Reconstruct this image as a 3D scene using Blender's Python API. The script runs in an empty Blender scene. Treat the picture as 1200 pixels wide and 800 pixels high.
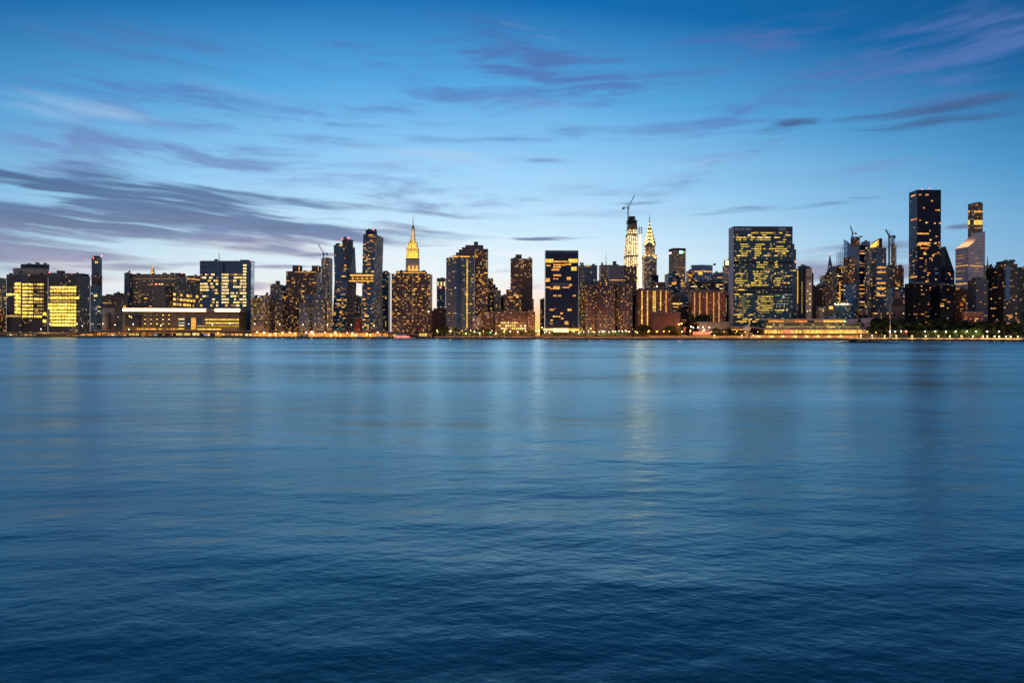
import bpy, math, random
from mathutils import Vector, Matrix

SC = bpy.context.scene
COL = SC.collection
F, HC = 750.0, 3.5                     # focal length in photo pixels, eye height over the water
SLOPE = 0.00375                        # the photograph is tilted a little


def srgb(r, g, b, k=1.0):
    f = lambda c: (c / 255 / 12.92) if c / 255 <= .04045 else ((c / 255 + .055) / 1.055) ** 2.4
    return (f(r) * k, f(g) * k, f(b) * k, 1)


def yh(px): return 394.6 + (px - 600) * SLOPE
def WX(px, D): return (px - 600) / F * D
def ZZ(px, py, D): return HC + D * (yh(px) - py) / F


# shore line: y = S0 - SK x
S0, SK = 981.8, .1136
def shore(px): return S0 / (1 + SK * (px - 600) / F)
_n = math.hypot(1, SK)
TV = Vector((1, -SK, 0)) / _n
NV = Vector((SK, 1, 0)) / _n
SA = math.atan2(-SK, 1)
def along(px, d, z=0.0):
    D = shore(px)
    return Vector((WX(px, D), D, z)) + NV * d


# ------------------------------------------------------------------ node helpers
class NT:
    def __init__(s, tree):
        s.t = tree
        s.n, s.l = tree.nodes, tree.links

    def node(s, typ, **kw):
        x = s.n.new(typ)
        for k, v in kw.items():
            setattr(x, k, v)
        return x

    def put(s, sock, v):
        if isinstance(v, bpy.types.NodeSocket):
            s.l.new(v, sock)
        elif v is not None:
            sock.default_value = v

    def m(s, op, a, b=None, c=None, clamp=False):
        x = s.node('ShaderNodeMath', operation=op)
        x.use_clamp = clamp
        s.put(x.inputs[0], a); s.put(x.inputs[1], b); s.put(x.inputs[2], c)
        return x.outputs[0]

    def vm(s, op, a, b=None):
        x = s.node('ShaderNodeVectorMath', operation=op)
        s.put(x.inputs[0], a); s.put(x.inputs[1], b)
        return x.outputs[0]

    def mix(s, f, a, b, typ='MIX', clamp=False):
        x = s.node('ShaderNodeMix', data_type='RGBA', blend_type=typ)
        x.clamp_result = clamp
        s.put(x.inputs[0], f); s.put(x.inputs[6], a); s.put(x.inputs[7], b)
        return x.outputs[2]

    def mapr(s, v, a, b, c=0., d=1., smooth=False):
        x = s.node('ShaderNodeMapRange')
        if smooth: x.interpolation_type = 'SMOOTHSTEP'
        s.put(x.inputs[0], v)
        for i, q in enumerate((a, b, c, d)): s.put(x.inputs[i + 1], q)
        return x.outputs[0]

    def xyz(s, x=0., y=0., z=0.):
        c = s.node('ShaderNodeCombineXYZ')
        s.put(c.inputs[0], x); s.put(c.inputs[1], y); s.put(c.inputs[2], z)
        return c.outputs[0]

    def sep(s, v):
        c = s.node('ShaderNodeSeparateXYZ'); s.l.new(v, c.inputs[0])
        return c.outputs[0], c.outputs[1], c.outputs[2]

    def noise(s, vec, scale=1., detail=3., rough=.5, dim='3D'):
        x = s.node('ShaderNodeTexNoise', noise_dimensions=dim)
        s.put(x.inputs['Vector'], vec)
        x.inputs['Scale'].default_value = scale
        x.inputs['Detail'].default_value = detail
        x.inputs['Roughness'].default_value = rough
        return x.outputs[0]

    def ramp(s, f, stops):
        x = s.node('ShaderNodeValToRGB')
        e = x.color_ramp.elements
        while len(e) < len(stops): e.new(.5)
        for q, (p, c) in zip(e, stops):
            q.position = p; q.color = c
        s.put(x.inputs[0], f)
        return x.outputs[0]


def new_mat(name):
    m = bpy.data.materials.new(name)
    m.use_nodes = True
    m.node_tree.nodes.clear()
    T = NT(m.node_tree)
    out = T.node('ShaderNodeOutputMaterial')
    return m, T, out


def principled(T, out, base, rough=.7, spec=.3, metal=0., emis=None, estr=0., normal=None):
    p = T.node('ShaderNodeBsdfPrincipled')
    T.put(p.inputs['Base Color'], base)
    T.put(p.inputs['Roughness'], rough)
    T.put(p.inputs['Specular IOR Level'], spec)
    T.put(p.inputs['Metallic'], metal)
    if emis is not None:
        T.put(p.inputs['Emission Color'], emis)
        T.put(p.inputs['Emission Strength'], estr)
    if normal is not None: T.put(p.inputs['Normal'], normal)
    T.l.new(p.outputs[0], out.inputs[0])
    return p


def plain(name, col, rough=.75, spec=.25, var=.25, scale=.15, metal=0.):
    m, T, out = new_mat(name)
    g = T.node('ShaderNodeNewGeometry').outputs['Position']
    n = T.noise(g, scale, 4)
    c = tuple(col[:3]) + (1,)
    k = T.mapr(n, .25, .75, 1 - var, 1 + var)
    base = T.mix(1., c, T.xyz(k, k, k), 'MULTIPLY')
    principled(T, out, base, rough, spec, metal)
    return m


def glow(name, col, strength, var=.45, scale=.45, sample=False, bays=0.):
    """A lit pane: bright and dim patches of the rooms behind it."""
    m, T, out = new_mat(name)
    g = T.node('ShaderNodeNewGeometry').outputs['Position']
    n = T.noise(g, scale, 3, .6)
    w = T.node('ShaderNodeTexWhiteNoise', noise_dimensions='3D')
    T.l.new(T.vm('FLOOR', T.vm('MULTIPLY', g, (.42, .42, .3))), w.inputs['Vector'])
    a = T.mapr(n, .3, .7, 1 - var, 1 + var)
    b = T.mapr(w.outputs[0], 0, 1, 1 - var * .7, 1 + var * .7)
    s = T.m('MULTIPLY', T.m('MULTIPLY', a, b), strength)
    if bays:                                               # columns between the rooms
        gx, _gy, _gz = T.sep(g)
        s = T.m('MULTIPLY', s, T.mapr(T.m('LESS_THAN', T.m('FRACT', T.m('DIVIDE', gx, bays)), .2), 0, 1, 1.1, .3))
        s = T.m('MULTIPLY', s, T.mapr(T.noise(g, .06, 2), .35, .65, .65, 1.3))
    hot = T.mix(T.mapr(n, .45, .75, 0, .35), tuple(col[:3]) + (1,), (1, .86, .5, 1))
    principled(T, out, (.05, .04, .03, 1), .3, .4, 0, hot, s)
    m.cycles.emission_sampling = 'FRONT' if sample else 'NONE'
    return m


# lit colours
AMB = glow('amber_window_light', (1, .40, .035), .95)
ORA = glow('orange_window_light', (1, .25, .025), .8)
YEL = glow('yellow_window_light', (1, .58, .05), 1.1)
WRM = glow('warm_white_window_light', (1, .70, .28), 1.25)
DIM = glow('dim_window_light', (.9, .40, .10), .30)
OLV = glow('olive_window_light', (.90, .58, .05), .8)
OLD = glow('dim_olive_window_light', (.65, .55, .12), .26)
GRN = glow('greenish_window_light', (.55, .60, .16), .36)
COO = glow('cool_window_light', (.5, .78, .85), .6)
BRI = glow('bright_lobby_light', (1, .62, .16), 3.6, .3, sample=True)
GOLD = glow('gold_trim_light', (1, .46, .05), 1.2, .3)
OFFB = glow('office_band_light', (1, .60, .045), 1.9, .6, .25, sample=True, bays=5.2)
OFFD = glow('dim_office_band_light', (1, .55, .08), .5, .6, .9, bays=5.2)
STRIP = glow('cornice_strip_light', (1, .70, .30), 9., .12, .05, sample=True)
RED = glow('red_beacon_light', (1, .06, .07), 5.0, 0.)
REDW = glow('red_awning_light', (1, .05, .03), 2.6, .5, .8)
GRNL = glow('green_signal_light', (.05, 1, .35), 6., 0.)
WHT = glow('white_lamp_light', (1, .82, .5), 60., 0., sample=True)
WSM = glow('small_white_lamp_light', (1, .88, .68), 9., 0.)
SOD = glow('sodium_lamp_light', (1, .44, .07), 60., 0., sample=True)
LMY = glow('yellow_lamp_light', (1, .70, .22), 60., 0., sample=True)
AMD = glow('soft_amber_window_light', (1, .38, .04), .5)
AMC = glow('curtained_amber_window_light', (.95, .42, .12), .3)
YED = glow('soft_yellow_window_light', (1, .54, .07), .55)
AMH = glow('strong_amber_window_light', (1, .46, .06), 1.45)
WHD = glow('soft_white_window_light', (.95, .72, .42), .5)
TVB = glow('blue_screen_window_light', (.35, .5, .9), .35)
PAL = {'a': [AMB, AMB, AMD, AMC, AMH], 'o': [ORA, ORA, AMD, AMC], 'y': [YEL, YEL, YED, AMH], 'w': [WRM, WHD, WRM], 'd': [DIM, DIM, AMC, TVB, WHD],
       'v': [OLV, OLV, OLD, YED], 'u': [OLD], 'g': [GRN, OLD], 'c': [COO, TVB, WHD], 'b': [OFFB]}

_seed = [0]


def facade(name, wall, glass, ww=.6, wh=.55, lit=.0, lcol=(1, .44, .06), lstr=1., grough=.15, wrough=.8, group=1.,
           streak=.3, gspec=.5, metal=0.):
    """Window grid in cells laid out by the UVs (one cell = one bay by one floor)."""
    _seed[0] += 7
    m, T, out = new_mat(name)
    uv = T.node('ShaderNodeUVMap').outputs[0]
    u, v, _ = T.sep(uv)
    fu, fv = T.m('FRACT', u), T.m('FRACT', v)
    iu, iv = T.m('FLOOR', u), T.m('FLOOR', v)
    inu = T.m('LESS_THAN', T.m('ABSOLUTE', T.m('SUBTRACT', fu, .5)), ww / 2)
    inv = T.m('LESS_THAN', T.m('ABSOLUTE', T.m('SUBTRACT', fv, .5)), wh / 2)
    win = T.m('MULTIPLY', inu, inv)
    wn = T.node('ShaderNodeTexWhiteNoise', noise_dimensions='3D')
    T.l.new(T.xyz(iu, iv, float(_seed[0])), wn.inputs['Vector'])
    r = wn.outputs[0]
    wn2 = T.node('ShaderNodeTexWhiteNoise', noise_dimensions='3D')
    T.l.new(T.xyz(T.m('FLOOR', T.m('DIVIDE', u, group)), iv, _seed[0] + 3.5), wn2.inputs['Vector'])
    r2 = wn2.outputs[0]
    pos = T.node('ShaderNodeNewGeometry').outputs['Position']
    n = T.noise(pos, .035, 4, .6)
    st = T.noise(T.vm('MULTIPLY', pos, (.5, .5, .03)), 1., 3, .6)
    k = T.m('MULTIPLY', T.mapr(n, .25, .75, 1 - streak, 1 + streak), T.mapr(st, .25, .75, 1 - streak * .6, 1 + streak * .6))
    wcol = T.mix(1., tuple(c * 1.3 for c in wall) + (1,), T.xyz(k, k, k), 'MULTIPLY')
    gk = T.mapr(r, 0, 1, .45, 1.7)
    gcol = T.mix(1., tuple(glass) + (1,), T.xyz(gk, gk, gk), 'MULTIPLY')
    base = T.mix(win, wcol, gcol)
    rough = T.mapr(win, 0, 1, wrough, T.m('ADD', T.m('MULTIPLY', r, .1), grough))
    es = 0.
    ec = None
    if lit > 0:
        li = T.m('MULTIPLY', T.m('LESS_THAN', r2, lit), win)
        es = T.m('MULTIPLY', li, T.mapr(r, 0, 1, lstr * .25, lstr * 1.3))
        ec = T.mix(r, tuple(lcol) + (1,), (1, .72, .34, 1))
    # slightly uneven panes: each reflects its own bit of sky
    nrm = T.vm('NORMALIZE', T.vm('ADD', T.node('ShaderNodeNewGeometry').outputs['Normal'],
                                 T.vm('MULTIPLY', T.vm('SUBTRACT', wn.outputs[1], (.5, .5, .5)), T.xyz(.05, .05, .05))))
    p = principled(T, out, base, rough, T.mapr(win, 0, 1, min(.2, gspec), gspec), metal, ec, es, nrm)
    m.cycles.emission_sampling = 'NONE'
    return m


# ------------------------------------------------------------------ object helpers
def link(o, parent=None, loc=None):
    COL.objects.link(o)
    if parent is not None: o.parent = parent
    if loc is not None: o.location = loc
    return o


def empty(name, label, cat, loc, group=None, rz=0.):
    o = bpy.data.objects.new(name, None)
    link(o, None, loc)
    o.rotation_euler = (0, 0, rz)
    o.empty_display_size = .5
    tag(o, label, cat, group)
    return o


def tag(o, label=None, cat=None, group=None, kind=None):
    if label: o['label'] = label
    if cat: o['category'] = cat
    if group: o['group'] = group
    if kind: o['kind'] = kind
    return o


class MB:
    """Collects shapes; build() links them as one mesh object."""
    def __init__(s): s.v, s.f, s.mi = [], [], []

    def add(s, vs, fs, mi=0):
        b = len(s.v)
        s.v += [tuple(x) for x in vs]
        s.f += [tuple(b + i for i in f) for f in fs]
        s.mi += [mi] * len(fs)
        return s

    def box(s, x0, x1, y0, y1, z0, z1, mi=0):
        v = [(x, y, z) for z in (z0, z1) for y in (y0, y1) for x in (x0, x1)]
        return s.add(v, [(0, 2, 3, 1), (4, 5, 7, 6), (0, 1, 5, 4), (2, 6, 7, 3), (0, 4, 6, 2), (1, 3, 7, 5)], mi)

    def bar(s, a, b, w, w2=None, mi=0, n=4):
        a, b = Vector(a), Vector(b)
        d = (b - a).normalized()
        up = Vector((0, 0, 1)) if abs(d.z) < .95 else Vector((0, 1, 0))
        x = d.cross(up).normalized(); y = d.cross(x).normalized()
        w2 = w if w2 is None else w2
        vs = []
        for c, r in ((a, w), (b, w2)):
            for i in range(n):
                t = 2 * math.pi * (i + .5) / n
                vs.append(c + (x * math.cos(t) + y * math.sin(t)) * r)
        fs = [(i, (i + 1) % n, n + (i + 1) % n, n + i) for i in range(n)] + [tuple(range(n))[::-1], tuple(range(n, 2 * n))]
        return s.add(vs, fs, mi)

    def ball(s, c, r, rz=None, nu=10, nv=6, mi=0):
        rz = r if rz is None else rz
        c = Vector(c)
        vs = [c + Vector((0, 0, -rz))]
        for j in range(1, nv):
            t = -math.pi / 2 + math.pi * j / nv
            for i in range(nu):
                p = 2 * math.pi * i / nu
                vs.append(c + Vector((r * math.cos(t) * math.cos(p), r * math.cos(t) * math.sin(p), rz * math.sin(t))))
        vs.append(c + Vector((0, 0, rz)))
        fs = [(0, 1 + (i + 1) % nu, 1 + i) for i in range(nu)]
        for j in range(nv - 2):
            for i in range(nu):
                a = 1 + j * nu
                fs.append((a + i, a + (i + 1) % nu, a + nu + (i + 1) % nu, a + nu + i))
        L = len(vs) - 1; a = 1 + (nv - 2) * nu
        fs += [(a + i, a + (i + 1) % nu, L) for i in range(nu)]
        return s.add(vs, fs, mi)

    def prism(s, pts, z0, z1, mi=0):
        n = len(pts)
        vs = [(p[0], p[1], z0) for p in pts] + [(p[0], p[1], z1) for p in pts]
        fs = [(i, (i + 1) % n, n + (i + 1) % n, n + i) for i in range(n)] + [tuple(range(n))[::-1], tuple(range(n, 2 * n))]
        return s.add(vs, fs, mi)

    def lattice(s, a, b, w, r, seg):
        """Open square lattice boom from a to b."""
        a, b = Vector(a), Vector(b)
        d = (b - a).normalized()
        up = Vector((0, 0, 1)) if abs(d.z) < .95 else Vector((0, 1, 0))
        x = d.cross(up).normalized(); y = d.cross(x).normalized()
        off = [(x + y) * w, (x - y) * w, (-x - y) * w, (y - x) * w]
        for o in off: s.bar(a + o, b + o, r)
        for k in range(seg):
            p, q = a.lerp(b, k / seg), a.lerp(b, (k + 1) / seg)
            for i in range(4):
                s.bar(p + off[i], q + off[(i + 1) % 4], r * .7)
        return s

    def build(s, name, mats, parent=None, loc=None, smooth=False):
        me = bpy.data.meshes.new(name)
        me.from_pydata(s.v, [], s.f)
        for m in (mats if isinstance(mats, (list, tuple)) else [mats]): me.materials.append(m)
        if any(s.mi): me.polygons.foreach_set('material_index', s.mi)
        if smooth: me.polygons.foreach_set('use_smooth', [True] * len(me.polygons))
        me.update()
        return link(bpy.data.objects.new(name, me), parent, loc)


GROUND = 2.0
ROOF = plain('roof_membrane', (.09, .085, .085), .9, .1)
RCON = plain('roof_concrete', (.22, .2, .18), .9, .1)
METAL = plain('dark_steel', (.06, .065, .075), .5, .4, metal=.3)
PALEM = plain('pale_steel', (.42, .42, .44), .5, .4)
TANKW = plain('tank_wood', (.1, .065, .045), .9, .1)


def fp(x0, x1, D, d):
    """Rectangle whose outline, its visible side included, spans photo columns x0..x1."""
    w = x1 - x0
    a, b = x0, x1
    if x0 > 600:
        d = min(d, .4 * w / (x0 - 600) * D) if x0 - 600 > 1 else d
        a = 600 + (x0 - 600) * (D + d) / D
    elif x1 < 600:
        d = min(d, .4 * w / (600 - x1) * D) if 600 - x1 > 1 else d
        b = 600 + (x1 - 600) * (D + d) / D
    d = max(d, 8.)
    xl, xr = WX(a, D), WX(b, D)
    return [(xl, D), (xr, D), (xr, D + d), (xl, D + d)]


class Bld:
    n = 0

    def __init__(s, name, label, cat='building', px=600, D=1000, group=None):
        Bld.n += 1
        s.rng = random.Random(1000 + Bld.n * 17)
        s.o = Vector((WX(px, D), D, GROUND))
        s.root = empty(name, label, cat, s.o, group)
        s.D = D
        s.tiers = []
        s.wins = []
        s.bx = None

    # -- a lofted shell: rings of (z, [(x, y) ...]) bottom to top
    def loft(s, part, rings, mat, floor=3.6, bay=3.4, emats=None, cap=None, roof=ROOF, parapet=True, parent=None):
        n = len(rings[0][1])
        vs, fs, uvs, mi = [], [], [], []
        mats = [mat, roof]
        em = []
        for e in range(n):
            m = (emats or {}).get(e, mat)
            if m not in mats: mats.append(m)
            em.append(mats.index(m))
        nb = []
        for e in range(n):
            p, q = Vector(rings[0][1][e]), Vector(rings[0][1][(e + 1) % n])
            nb.append(max(1, round((q - p).length / bay)))
        hs = [sum(rg[0]) / len(rg[0]) if isinstance(rg[0], (list, tuple)) else rg[0] for rg in rings]
        H = hs[-1] - hs[0]
        nf = max(1, round(H / floor))

        def zz(rg, i): return rg[0][i] if isinstance(rg[0], (list, tuple)) else rg[0]
        for k, rg in enumerate(rings):
            for i, p in enumerate(rg[1]):
                vs.append(Vector((p[0], p[1], zz(rg, i))) - s.o)
        for k in range(len(rings) - 1):
            for e in range(n):
                f = (k * n + e, k * n + (e + 1) % n, (k + 1) * n + (e + 1) % n, (k + 1) * n + e)
                fs.append(f)
                u0 = e * 64.
                vv = lambda kk, i: (zz(rings[kk], i) - hs[0]) / max(H, .1) * nf
                uvs += [(u0, vv(k, e)), (u0 + nb[e], vv(k, (e + 1) % n)), (u0 + nb[e], vv(k + 1, (e + 1) % n)), (u0, vv(k + 1, e))]
                mi.append(em[e])
        fs.append(tuple(range((len(rings) - 1) * n, len(rings) * n)))
        uvs += [(0, 0)] * n; mi.append(1)
        fs.append(tuple(range(n))[::-1])
        uvs += [(0, 0)] * n; mi.append(1)
        me = bpy.data.meshes.new(part)
        me.from_pydata(vs, [], fs)
        for m in mats: me.materials.append(m)
        me.polygons.foreach_set('material_index', mi)
        ul = me.uv_layers.new(name='UVMap')
        ul.data.foreach_set('uv', [c for q in uvs for c in q])
        me.update()
        o = link(bpy.data.objects.new(part, me), parent or s.root)
        t = dict(rings=rings, n=n, nb=nb, nf=nf, o=o, zz=zz, flat=parapet)
        s.tiers.append(t)
        if parapet and not isinstance(rings[-1][0], (list, tuple)):
            c = Vector((sum(p[0] for p in rings[-1][1]) / n, sum(p[1] for p in rings[-1][1]) / n))
            pts = []
            for p in rings[-1][1]:
                d = Vector(p) - c
                pts.append(Vector(p) + d.normalized() * .35 - Vector((s.o.x, s.o.y)))
            z = rings[-1][0] - s.o.z
            MB().prism(pts, z - .9, z + .35).build('parapet', cap or RCON, s.root)
        return t

    def box(s, part, x0, x1, y1, D=None, d=26, mat=None, ybase=None, **kw):
        D = D or s.D
        pts = fp(x0, x1, D, d)
        z0 = GROUND if ybase is None else ZZ((x0 + x1) / 2, ybase, D)
        return s.loft(part, [(z0, pts), (ZZ((x0 + x1) / 2, y1, D), pts)], mat, **kw)

    def poly(s, part, pts, y1, mat, ybase=None, **kw):
        """Footprint of (photo column, distance) corners, front left first, anticlockwise seen from above."""
        P = [(WX(a, D), D) for a, D in pts]
        mx = sum(a for a, D in pts[:2]) / 2; D = min(D for a, D in pts)
        z0 = GROUND if ybase is None else ZZ(mx, ybase, D)
        return s.loft(part, [(z0, P), (ZZ(mx, y1, D), P)], mat, **kw)

    # -- lit windows
    def _corner(s, t, e, a, b):
        """Point on side e of tier t at fraction a across and b up, and the outward normal."""
        rg = t['rings']; n = t['n']
        k = len(rg) - 1
        z0 = t['zz'](rg[0], e); z1 = t['zz'](rg[-1], e)
        if k > 1:
            zt = z0 + (z1 - z0) * b
            for i in range(k):
                if zt <= t['zz'](rg[i + 1], e) + 1e-6:
                    lo, hi = rg[i], rg[i + 1]
                    bb = (zt - t['zz'](lo, e)) / (t['zz'](hi, e) - t['zz'](lo, e)); break
        else:
            lo, hi, bb = rg[0], rg[1], b
        def pt(r, i): return Vector((r[1][i][0], r[1][i][1], t['zz'](r, i)))
        j = (e + 1) % n
        p = pt(lo, e).lerp(pt(hi, e), bb); q = pt(lo, j).lerp(pt(hi, j), bb)
        nn = (q - p).cross(pt(hi, e) - pt(lo, e)).normalized()
        return p.lerp(q, a), nn

    def pane_uv(s, t, e, a0, a1, b0, b1, mat, part='window', out=.14):
        c = [s._corner(t, e, a, b) for a, b in ((a0, b0), (a1, b0), (a1, b1), (a0, b1))]
        area = (c[1][0] - c[0][0]).length * (c[3][0] - c[0][0]).length
        s.wins.append((area, [(p - n * .06, p + n * out) for p, n in c], mat, part))

    def edge_facing(s, t):
        r = []
        for e in range(t['n']):
            p, nn = s._corner(t, e, .5, .5)
            L = (s._corner(t, e, 1, .5)[0] - s._corner(t, e, 0, .5)[0]).length
            if nn.dot(Vector((0, 0, HC)) - p) / p.length > .12 and L > 2: r.append(e)
        return r

    def lights(s, t, p=.12, run=2, pal='aaoyd', edges=None, ww=.62, wh=.46, fl=(0, 1), rows=None, clump=.5):
        p *= .95
        """Scatter lit windows over the sides that face the river."""
        R = s.rng
        for e in (edges if edges is not None else s.edge_facing(t)):
            nb, nf = t['nb'][e], t['nf']
            bias = [R.random() for _ in range(nb)]
            for f in range(int(nf * fl[0]), int(math.ceil(nf * fl[1]))):
                if f >= nf: continue
                pf = p * (1 + clump * (R.random() * 2 - 1) * 1.6)
                if rows: pf = p if R.random() < rows else p * .15
                j = 0
                while j < nb:
                    if R.random() < pf * (.5 + bias[j]):
                        L = min(R.randint(1, run), nb - j)
                        m = (1 - ww) / 2; h = (1 - wh) / 2
                        dr = R.choice((0, 0, 0, .14, .24)) * wh          # half drawn blinds
                        s.pane_uv(t, e, (j + m * R.uniform(.7, 1.5)) / nb, (j + L - m * R.uniform(.7, 1.5)) / nb, (f + h) / nf, (f + 1 - h - dr) / nf, R.choice(PAL[R.choice(pal)]))
                        j += L
                    j += 1

    def pane(s, t, e, x0, x1, y0, y1, mat, part='window', out=.14):
        """A lit pane between photo columns x0..x1 and rows y0 (upper)..y1 on side e of tier t."""
        A, _ = s._corner(t, e, 0, .5); Bq, _ = s._corner(t, e, 1, .5)

        def at(px):
            k = (px - 600) / F
            den = (Bq.x - A.x) - k * (Bq.y - A.y)
            return max(0., min(1., (k * A.y - A.x) / den)) if abs(den) > 1e-6 else 0
        a0, a1 = at(x0), at(x1)
        rg = t['rings']
        z0, z1 = t['zz'](rg[0], e), t['zz'](rg[-1], e)
        def b(px, py, a):
            D = A.y + (Bq.y - A.y) * a
            return (ZZ(px, py, D) - z0) / (z1 - z0)
        xm, am = (x0 + x1) / 2, (a0 + a1) / 2
        s.pane_uv(t, e, a0, a1, max(.002, b(xm, y1, am)), min(.999, b(xm, y0, am)), mat, part, out)

    def column(s, t, e, x, w, y0, y1, pitch, mat, fill=.62):
        y = y0
        while y < y1:
            s.pane(t, e, x - w / 2, x + w / 2, y, y + pitch * fill, mat)
            y += pitch

    def finish(s, cap=46):
        s.roof_bits()
        s.wins.sort(key=lambda w: -w[0])
        fq = [(0, 1, 2, 3), (4, 7, 6, 5), (0, 4, 5, 1), (1, 5, 6, 2), (2, 6, 7, 3), (3, 7, 4, 0)]

        def shape(w): return [q[1] - s.o for q in w[1]] + [q[0] - s.o for q in w[1]]
        for w in s.wins[:cap]:
            MB().add(shape(w), fq).build(w[3], w[2], s.root)
        rest = s.wins[cap:]
        if rest:
            b = MB(); mats = []
            for w in rest:
                if w[2] not in mats: mats.append(w[2])
                b.add(shape(w), fq, mats.index(w[2]))
            tag(b.build('window', mats, s.root), kind='stuff')
        return s

    def roof_bits(s):
        """Thin masts, a tank and stair heads on the flat roofs, each building its own."""
        R = s.rng
        for t in s.tiers:
            rg = t['rings'][-1]
            if isinstance(rg[0], (list, tuple)) or not t.get('flat') or rg[0] - t['rings'][0][0] < 12: continue
            xs = [p[0] for p in rg[1]]; y0 = min(p[1] for p in rg[1])
            x0, x1 = min(xs) + 2, max(xs) - 2
            z = rg[0] - GROUND
            if x1 - x0 < 5: continue
            for k in range(R.choice((0, 1, 1, 2))):
                x = R.uniform(x0, x1) - s.o.x
                MB().bar((x, y0 + 5 - s.o.y, z - .2), (x, y0 + 5 - s.o.y, z + R.uniform(4, 10)), .28, .1, n=5).build('antenna', METAL, s.root)
            for k in range(R.choice((1, 1, 2))):
                w = R.uniform(2.5, 6); x = R.uniform(x0, max(x0 + .1, x1 - w)) - s.o.x; yy = y0 + 3.3 + k * .31 - s.o.y
                MB().box(x, x + w, yy, yy + R.uniform(3, 5), z - .3, z + R.uniform(1.8, 3.8)).build('stair_head', R.choice([ROOF, RCON]), s.root)
            if R.random() < .3 and s.o.y < 1500:
                x = R.uniform(x0, x1) - s.o.x; yy = y0 + 6 - s.o.y
                b = MB()
                for a, c in ((1, 1), (1, -1), (-1, 1), (-1, -1)): b.bar((x + a, yy + c, z - .3), (x + a, yy + c, z + 2.4), .15)
                b.bar((x, yy, z + 2.2), (x, yy, z + 5.4), 1.7, 1.7, n=10).bar((x, yy, z + 5.4), (x, yy, z + 6.5), 1.9, .1, n=10)
                b.build('water_tank', TANKW, s.root)

    # -- rooftop pieces, photo coordinates
    def mast(s, px, y0, y1, D=None, r=.5, name='antenna', mat=None, tip=.15):
        D = D or s.D
        D += 6
        x = WX(px, D) - s.o.x
        return MB().bar((x, D - s.o.y, ZZ(px, y0, D) - s.o.z - 1.5), (x, D - s.o.y, ZZ(px, y1, D) - s.o.z), r, tip, n=6).build(name, mat or METAL, s.root)

    def tank(s, px, y0, D=None, r=1.9):
        D = (D or s.D) + 9
        x, y, z = WX(px, D) - s.o.x, D - s.o.y, ZZ(px, y0, D) - s.o.z
        b = MB()
        for a, c in ((1, 1), (1, -1), (-1, 1), (-1, -1)): b.bar((x + a, y + c, z - .5), (x + a, y + c, z + 2.2), .15)
        b.bar((x, y, z + 2), (x, y, z + 5.2), r, r, n=10).bar((x, y, z + 5.2), (x, y, z + 6.4), r + .2, .1, n=10)
        return b.build('water_tank', TANKW, s.root)

    def beacon(s, px, py, D=None, r=.9, mat=None):
        D = (D or s.D) + .5
        return MB().ball((WX(px, D) - s.o.x, D - s.o.y, ZZ(px, py, D) - s.o.z), r, nu=8, nv=5).build('beacon', mat or RED, s.root)

    def clutter(s, x0, x1, y, D=None, k=3, d=12):
        """Small plant boxes on a roof."""
        D = (D or s.D) + 5
        for i in range(k):
            a = s.rng.uniform(x0, x1 - 1); w = s.rng.uniform(.8, 3.5); h = s.rng.uniform(.6, 2.2)
            a1 = min(a + w, x1)
            if a1 - a < .5: continue
            MB().box(WX(a, D) - s.o.x, WX(a1, D) - s.o.x, D - s.o.y + i * .07, D - s.o.y + 5 + i, ZZ(a, y, D) - s.o.z - .5, ZZ(a, y - h, D) - s.o.z
                     ).build('plant_room', s.rng.choice([ROOF, RCON, METAL]), s.root)


def lamp_light(loc, energy, col=(1, .55, .2), parent=None, r=.4, aim=None):
    L = bpy.data.lights.new('lamp_light', 'SPOT')
    L.energy = energy; L.color = col; L.shadow_soft_size = r
    L.spot_size = math.radians(164 if aim is None else 130); L.spot_blend = .6
    o = bpy.data.objects.new('lamp_light', L)
    link(o, parent, loc)
    if aim is None: aim = NV * .8 + Vector((0, 0, -.45))          # aimed inland to warm the facades and keep glints off the water
    if aim is not None: o.rotation_euler = (-Vector(aim)).to_track_quat('Z', 'Y').to_euler()
    return o


def K(px, k): return shore(px) + 60 + k * 55


# ================================================================== sky
SUN_AZ = math.radians(3.0)             # the sun has just gone down behind the gap between the towers
SUN_EL = math.radians(0.6)


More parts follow.
